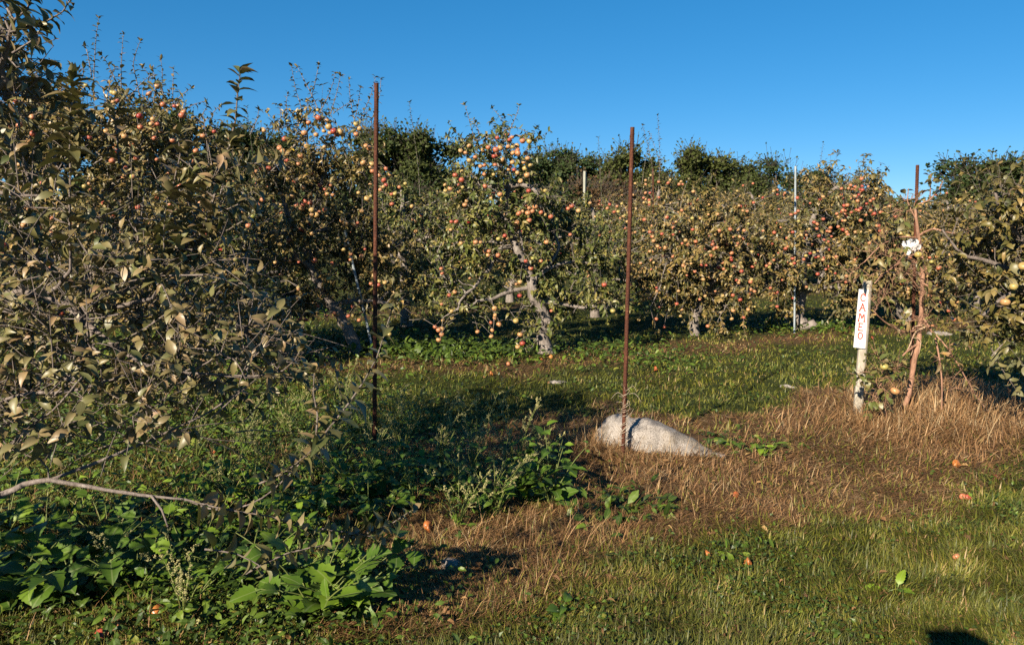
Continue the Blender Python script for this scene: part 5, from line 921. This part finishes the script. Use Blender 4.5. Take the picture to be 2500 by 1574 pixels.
WT = [(120, 46, 0, 250, 'dark woodland tree rising behind the leftmost orchard crown'), (330, 48, 1, 262, 'dark woodland tree behind the leftmost water shoots'), (480, 47, 2, 275, 'woodland tree with rounded top in the dip left of the upright leafy shoot'), (600, 50, 0, 310, 'low woodland tree right of the near upright leafy shoot'), (700, 52, 1, 318, 'woodland tree hidden behind the second left orchard crown'), (890, 50, 3, 300, 'thin leaved woodland tree peeping out beside the top of the tallest stake'),
    (975, 46, 0, 322, 'woodland tree right of the tallest stake, left half of the round pair'), (1055, 45, 2, 318, 'tallest rounded woodland tree between the tallest stake and the middle tree'), (1120, 48, 1, 400, 'woodland tree just left of the middle tree top'), (1330, 50, 1, 358, 'woodland tree just right of the middle tree top'), (1400, 52, 2, 362, 'broad woodland tree with flat top right of the middle tree'), (1470, 54, 0, 400, 'small woodland tree left of the middle stake'),
    (1532, 48, 1, 348, 'deep green rounded woodland tree behind the top of the middle stake'), (1612, 52, 0, 425, 'woodland tree behind the far apple tree with tall shoots'), (1705, 46, 2, 358, 'wide woodland tree with lacy edge right of the tall shoots'), (1775, 47, 0, 385, 'woodland tree forming the right shoulder of the wide lacy one'), (1840, 52, 1, 425, 'low woodland tree left of the conduit pole'), (1885, 50, 3, 380, 'sparse pointed woodland tree left of the conduit pole'), (1960, 50, 2, 415, 'woodland tree behind the top of the conduit pole'),
    (2035, 49, 0, 445, 'woodland tree right of the conduit pole, sloping down to the gap in the sky'), (2190, 60, 1, 492, 'lowest woodland tree showing in the gap beside the right hand stake'), (2110, 58, 0, 470, 'low distant woodland tree left of the right hand stake'), (2375, 34, 0, 382, 'large sunlit tree right of the right hand stake'), (2470, 33, 2, 388, 'large sunlit tree at the right edge of the sky'), (2560, 34, 1, 372, 'large sunlit tree running out of the right edge')]
for (u, Yw, pi, vt, lab) in WT:
    o = WP[pi] if not wu[pi] else copy_tree(WP[pi]); wu[pi] = True; x_ = (u - CX) / FPX * Yw; zt = at(u, vt, Yw)[2]; zb = float(H(x_, Yw)); h = max(2., zt - zb); s_ = h / 8.5
    o.location = (x_, Yw, zb); o.scale = (max(s_, .7) * 1.25, max(s_, .7) * 1.25, s_); o.rotation_euler.z = random.uniform(0, 6.28); tag(o, lab, 'tree', 'woodland trees behind the orchard')
SH = [(1405, 40, 415, 'russet shrub left of the pale post'), (1460, 41, 425, 'russet shrub right of the pale wooden post'), (1560, 41, 450, 'rusty brown shrub right of the middle stake'), (1660, 42, 470, 'dark green shrub behind the far tree with tall shoots'), (1800, 42, 450, 'dark green shrub below the wide lacy woodland tree'), (1900, 43, 455, 'dark green shrub left of the conduit pole'), (2010, 43, 430, 'reddish shrub right of the conduit pole'), (1030, 40, 420, 'dark brown shrub below the rounded woodland tree'), (930, 40, 430, 'dark shrub right of the tallest stake'), (2090, 46, 480, 'brown shrub at the foot of the woodland slope'), (2280, 38, 500, 'shrub below the large sunlit trees at right'), (660, 42, 360, 'dark green shrub above the dip between the left orchard crowns'), (540, 42, 350, 'dark green shrub behind the near upright leafy shoot'), (1330, 41, 430, 'dark green shrub right of the middle tree top'), (1740, 41, 470, 'brown shrub between the far trees')]
for (u, Yw, vt, lab) in SH:
    pi = 5 if 'dark' in lab or 'below' in lab else 4; o = WP[pi] if not wu[pi] else copy_tree(WP[pi]); wu[pi] = True; o.name = 'shrub'; x_ = (u - CX) / FPX * Yw; zt = at(u, vt, Yw)[2]; zb = float(H(x_, Yw)); s_ = max(.4, (zt - zb) / 4.9)
    o.location = (x_, Yw, zb); o.scale = (1.1, 1.1, s_); o.rotation_euler.z = random.uniform(0, 6.28); tag(o, lab, 'shrub', 'shrubs at the wood edge')
# undergrowth that closes the wood edge
b = Buf(); n = 16000; g = np.random.default_rng(9); xx = g.uniform(-42, 45, n); yy = g.uniform(43, 56, n); zz = H(xx, yy) + g.random(n) * (2.0 + 1.0 * np.sin(xx * .5)) + .1
leaves(b, T_FAR, np.stack([xx, yy, zz], -1), rdir(n, g), rdir(n, g) + [0, 0, .6], g.uniform(.25, .55, n), g.beta(2, 2, n), 1.5, .2, .3, g)
tag(obj('undergrowth', b.mesh('undergrowth', smooth=False), M['wood_leaf']), kind='stuff')

# ------------------------------------------------------------------ the photographer, whose head throws the small round shadow at the lower right
def skinned(name, verts, edges, mat, parent, off, sub=1):
    """verts: name -> (x, y, z, radius); a continuous skin grown over the joints, made into a plain mesh"""
    keys = list(verts); ix = {k: i for i, k in enumerate(keys)}
    me = bpy.data.meshes.new(name + '_joints'); me.from_pydata([Vector(verts[k][:3]) - off for k in keys], [(ix[a], ix[b]) for a, b in edges], []); o = bpy.data.objects.new(name + '_joints', me); COL.objects.link(o)
    md = o.modifiers.new('skin', 'SKIN'); md.branch_smoothing = .3
    for i, k in enumerate(keys):
        r = verts[k][3]; me.skin_vertices[0].data[i].radius = r if isinstance(r, tuple) else (r, r); me.skin_vertices[0].data[i].use_root = i == 0
    sb2 = o.modifiers.new('sub', 'SUBSURF'); sb2.levels = sub; sb2.render_levels = sub
    dg = bpy.context.evaluated_depsgraph_get(); out = bpy.data.meshes.new_from_object(o.evaluated_get(dg)); out.name = name; bpy.data.objects.remove(o)
    for p in out.polygons: p.use_smooth = True
    out.materials.clear(); return obj(name, out, mat, parent)
M['skin'] = plain('skin', (.45, .27, .19), .5, .08); M['cloth_dark'] = plain('dark_jacket_cloth', (.05, .06, .08), .85, .2, 60); M['denim'] = plain('denim', (.06, .09, .16), .85, .2, 80); M['hair'] = plain('brown_hair', (.05, .03, .02), .6, .3, 50); M['shoe'] = plain('shoe_leather', (.06, .04, .03), .6, .2)
PX, PY = -.17, -.14; zg = float(H(PX, PY - .1)); P0 = Vector((PX, PY - .1, zg))
def J(x, y, z, r): return (PX + x, PY + y, z - .025 + zg, r)
pr = empty('person', P0, 'person behind the camera with hands raised, seen only as a head shadow at lower right', 'person')
vb = {'pel': J(0, -.08, .95, (.13, .1)), 'spi': J(0, -.08, 1.14, (.12, .09)), 'che': J(0, -.07, 1.34, (.14, .1)), 'nek': J(0, -.04, 1.49, (.055, .055)), 'jaw': J(0, .0, 1.575, (.065, .08)), 'brow': J(0, .0, 1.66, (.08, .095)), 'crn': J(0, -.01, 1.73, (.055, .07)), 'nose': J(0, .1, 1.615, .012)}
eb = [('pel', 'spi'), ('spi', 'che'), ('che', 'nek'), ('nek', 'jaw'), ('jaw', 'brow'), ('brow', 'crn'), ('jaw', 'nose')]
for sd_, q in ((-1, 'l'), (1, 'r')):
    vb |= {q + 'sh': J(sd_ * .18, -.07, 1.42, .055), q + 'el': J(sd_ * .25, -.0, 1.2, .042), q + 'wr': J(sd_ * .11, .05, 1.47, .028), q + 'pa': J(sd_ * .075, .075, 1.535, (.034, .02)), q + 'hp': J(sd_ * .09, -.08, .9, .085), q + 'kn': J(sd_ * .1, -.05, .5, .06), q + 'an': J(sd_ * .11, -.1, .13, .04), q + 'to': J(sd_ * .13, .05, .10, .035)}
    eb += [('che', q + 'sh'), (q + 'sh', q + 'el'), (q + 'el', q + 'wr'), (q + 'wr', q + 'pa'), ('pel', q + 'hp'), (q + 'hp', q + 'kn'), (q + 'kn', q + 'an'), (q + 'an', q + 'to')]
    for f in range(4):
        l = (.07, .08, .075, .06)[f]; dz = .028 - .018 * f
        vb[q + 'f%da' % f] = J(sd_ * .068, .095, 1.555 + dz, .0095); vb[q + 'f%db' % f] = J(sd_ * .05, .105, 1.56 + dz, .009); vb[q + 'f%dc' % f] = J(sd_ * (.05 - l * .3), .10, 1.56 + dz, .008)
        eb += [(q + 'pa', q + 'f%da' % f), (q + 'f%da' % f, q + 'f%db' % f), (q + 'f%db' % f, q + 'f%dc' % f)]
    vb[q + 'tha'] = J(sd_ * .06, .06, 1.50, .011); vb[q + 'thb'] = J(sd_ * .035, .07, 1.495, .009); eb += [(q + 'wr', q + 'tha'), (q + 'tha', q + 'thb')]
skinned('body', vb, eb, M['skin'], pr, P0)
jk = {k: (*vb[k][:3], tuple(np.array(vb[k][3]) * 1.0 + .018) if isinstance(vb[k][3], tuple) else vb[k][3] + .016) for k in ('pel', 'spi', 'che', 'lsh', 'lel', 'rsh', 'rel')}
for q in 'lr':
    e, w = np.array(vb[q + 'el'][:3]), np.array(vb[q + 'wr'][:3]); jk[q + 'cuff'] = (*(e + (w - e) * .85), .046)
skinned('jacket', jk, [('pel', 'spi'), ('spi', 'che'), ('che', 'lsh'), ('lsh', 'lel'), ('lel', 'lcuff'), ('che', 'rsh'), ('rsh', 'rel'), ('rel', 'rcuff')], M['cloth_dark'], pr, P0)
tr_ = {k: (*vb[k][:3], tuple(np.array(vb[k][3]) + .012) if isinstance(vb[k][3], tuple) else vb[k][3] + .016) for k in ('pel', 'lhp', 'lkn', 'lan', 'rhp', 'rkn', 'ran')}
skinned('trousers', tr_, [('pel', 'lhp'), ('lhp', 'lkn'), ('lkn', 'lan'), ('pel', 'rhp'), ('rhp', 'rkn'), ('rkn', 'ran')], M['denim'], pr, P0)
skinned('hair', {'a': J(0, -.04, 1.68, (.088, .09)), 'b': J(0, -.025, 1.745, (.06, .07)), 'c': J(0, -.075, 1.60, (.07, .05))}, [('a', 'b'), ('a', 'c')], M['hair'], pr, P0)
for sd_ in (-1, 1): skinned('shoe', {'h': J(sd_ * .11, -.13, .10, .045), 'm': J(sd_ * .115, -.05, .10, .045), 't': J(sd_ * .135, .09, .085, .036)}, [('h', 'm'), ('m', 't')], M['shoe'], pr, P0)
bc = Buf(); V_, F_ = box_vf((0, 0, 0), (.066, .028, .045)); bc.add(V_, [F_]); V_, F_ = box_vf((0, 0, .052), (.025, .022, .012)); bc.add(V_, [F_])
cm = empty('camera_body', (PX + .05, PY + .10, 1.6), 'black camera raised to the face of the person behind the viewpoint', 'camera')
obj('housing', bc.mesh('housing', smooth=False), plain('black_camera_shell', (.02, .02, .02), .5), cm)
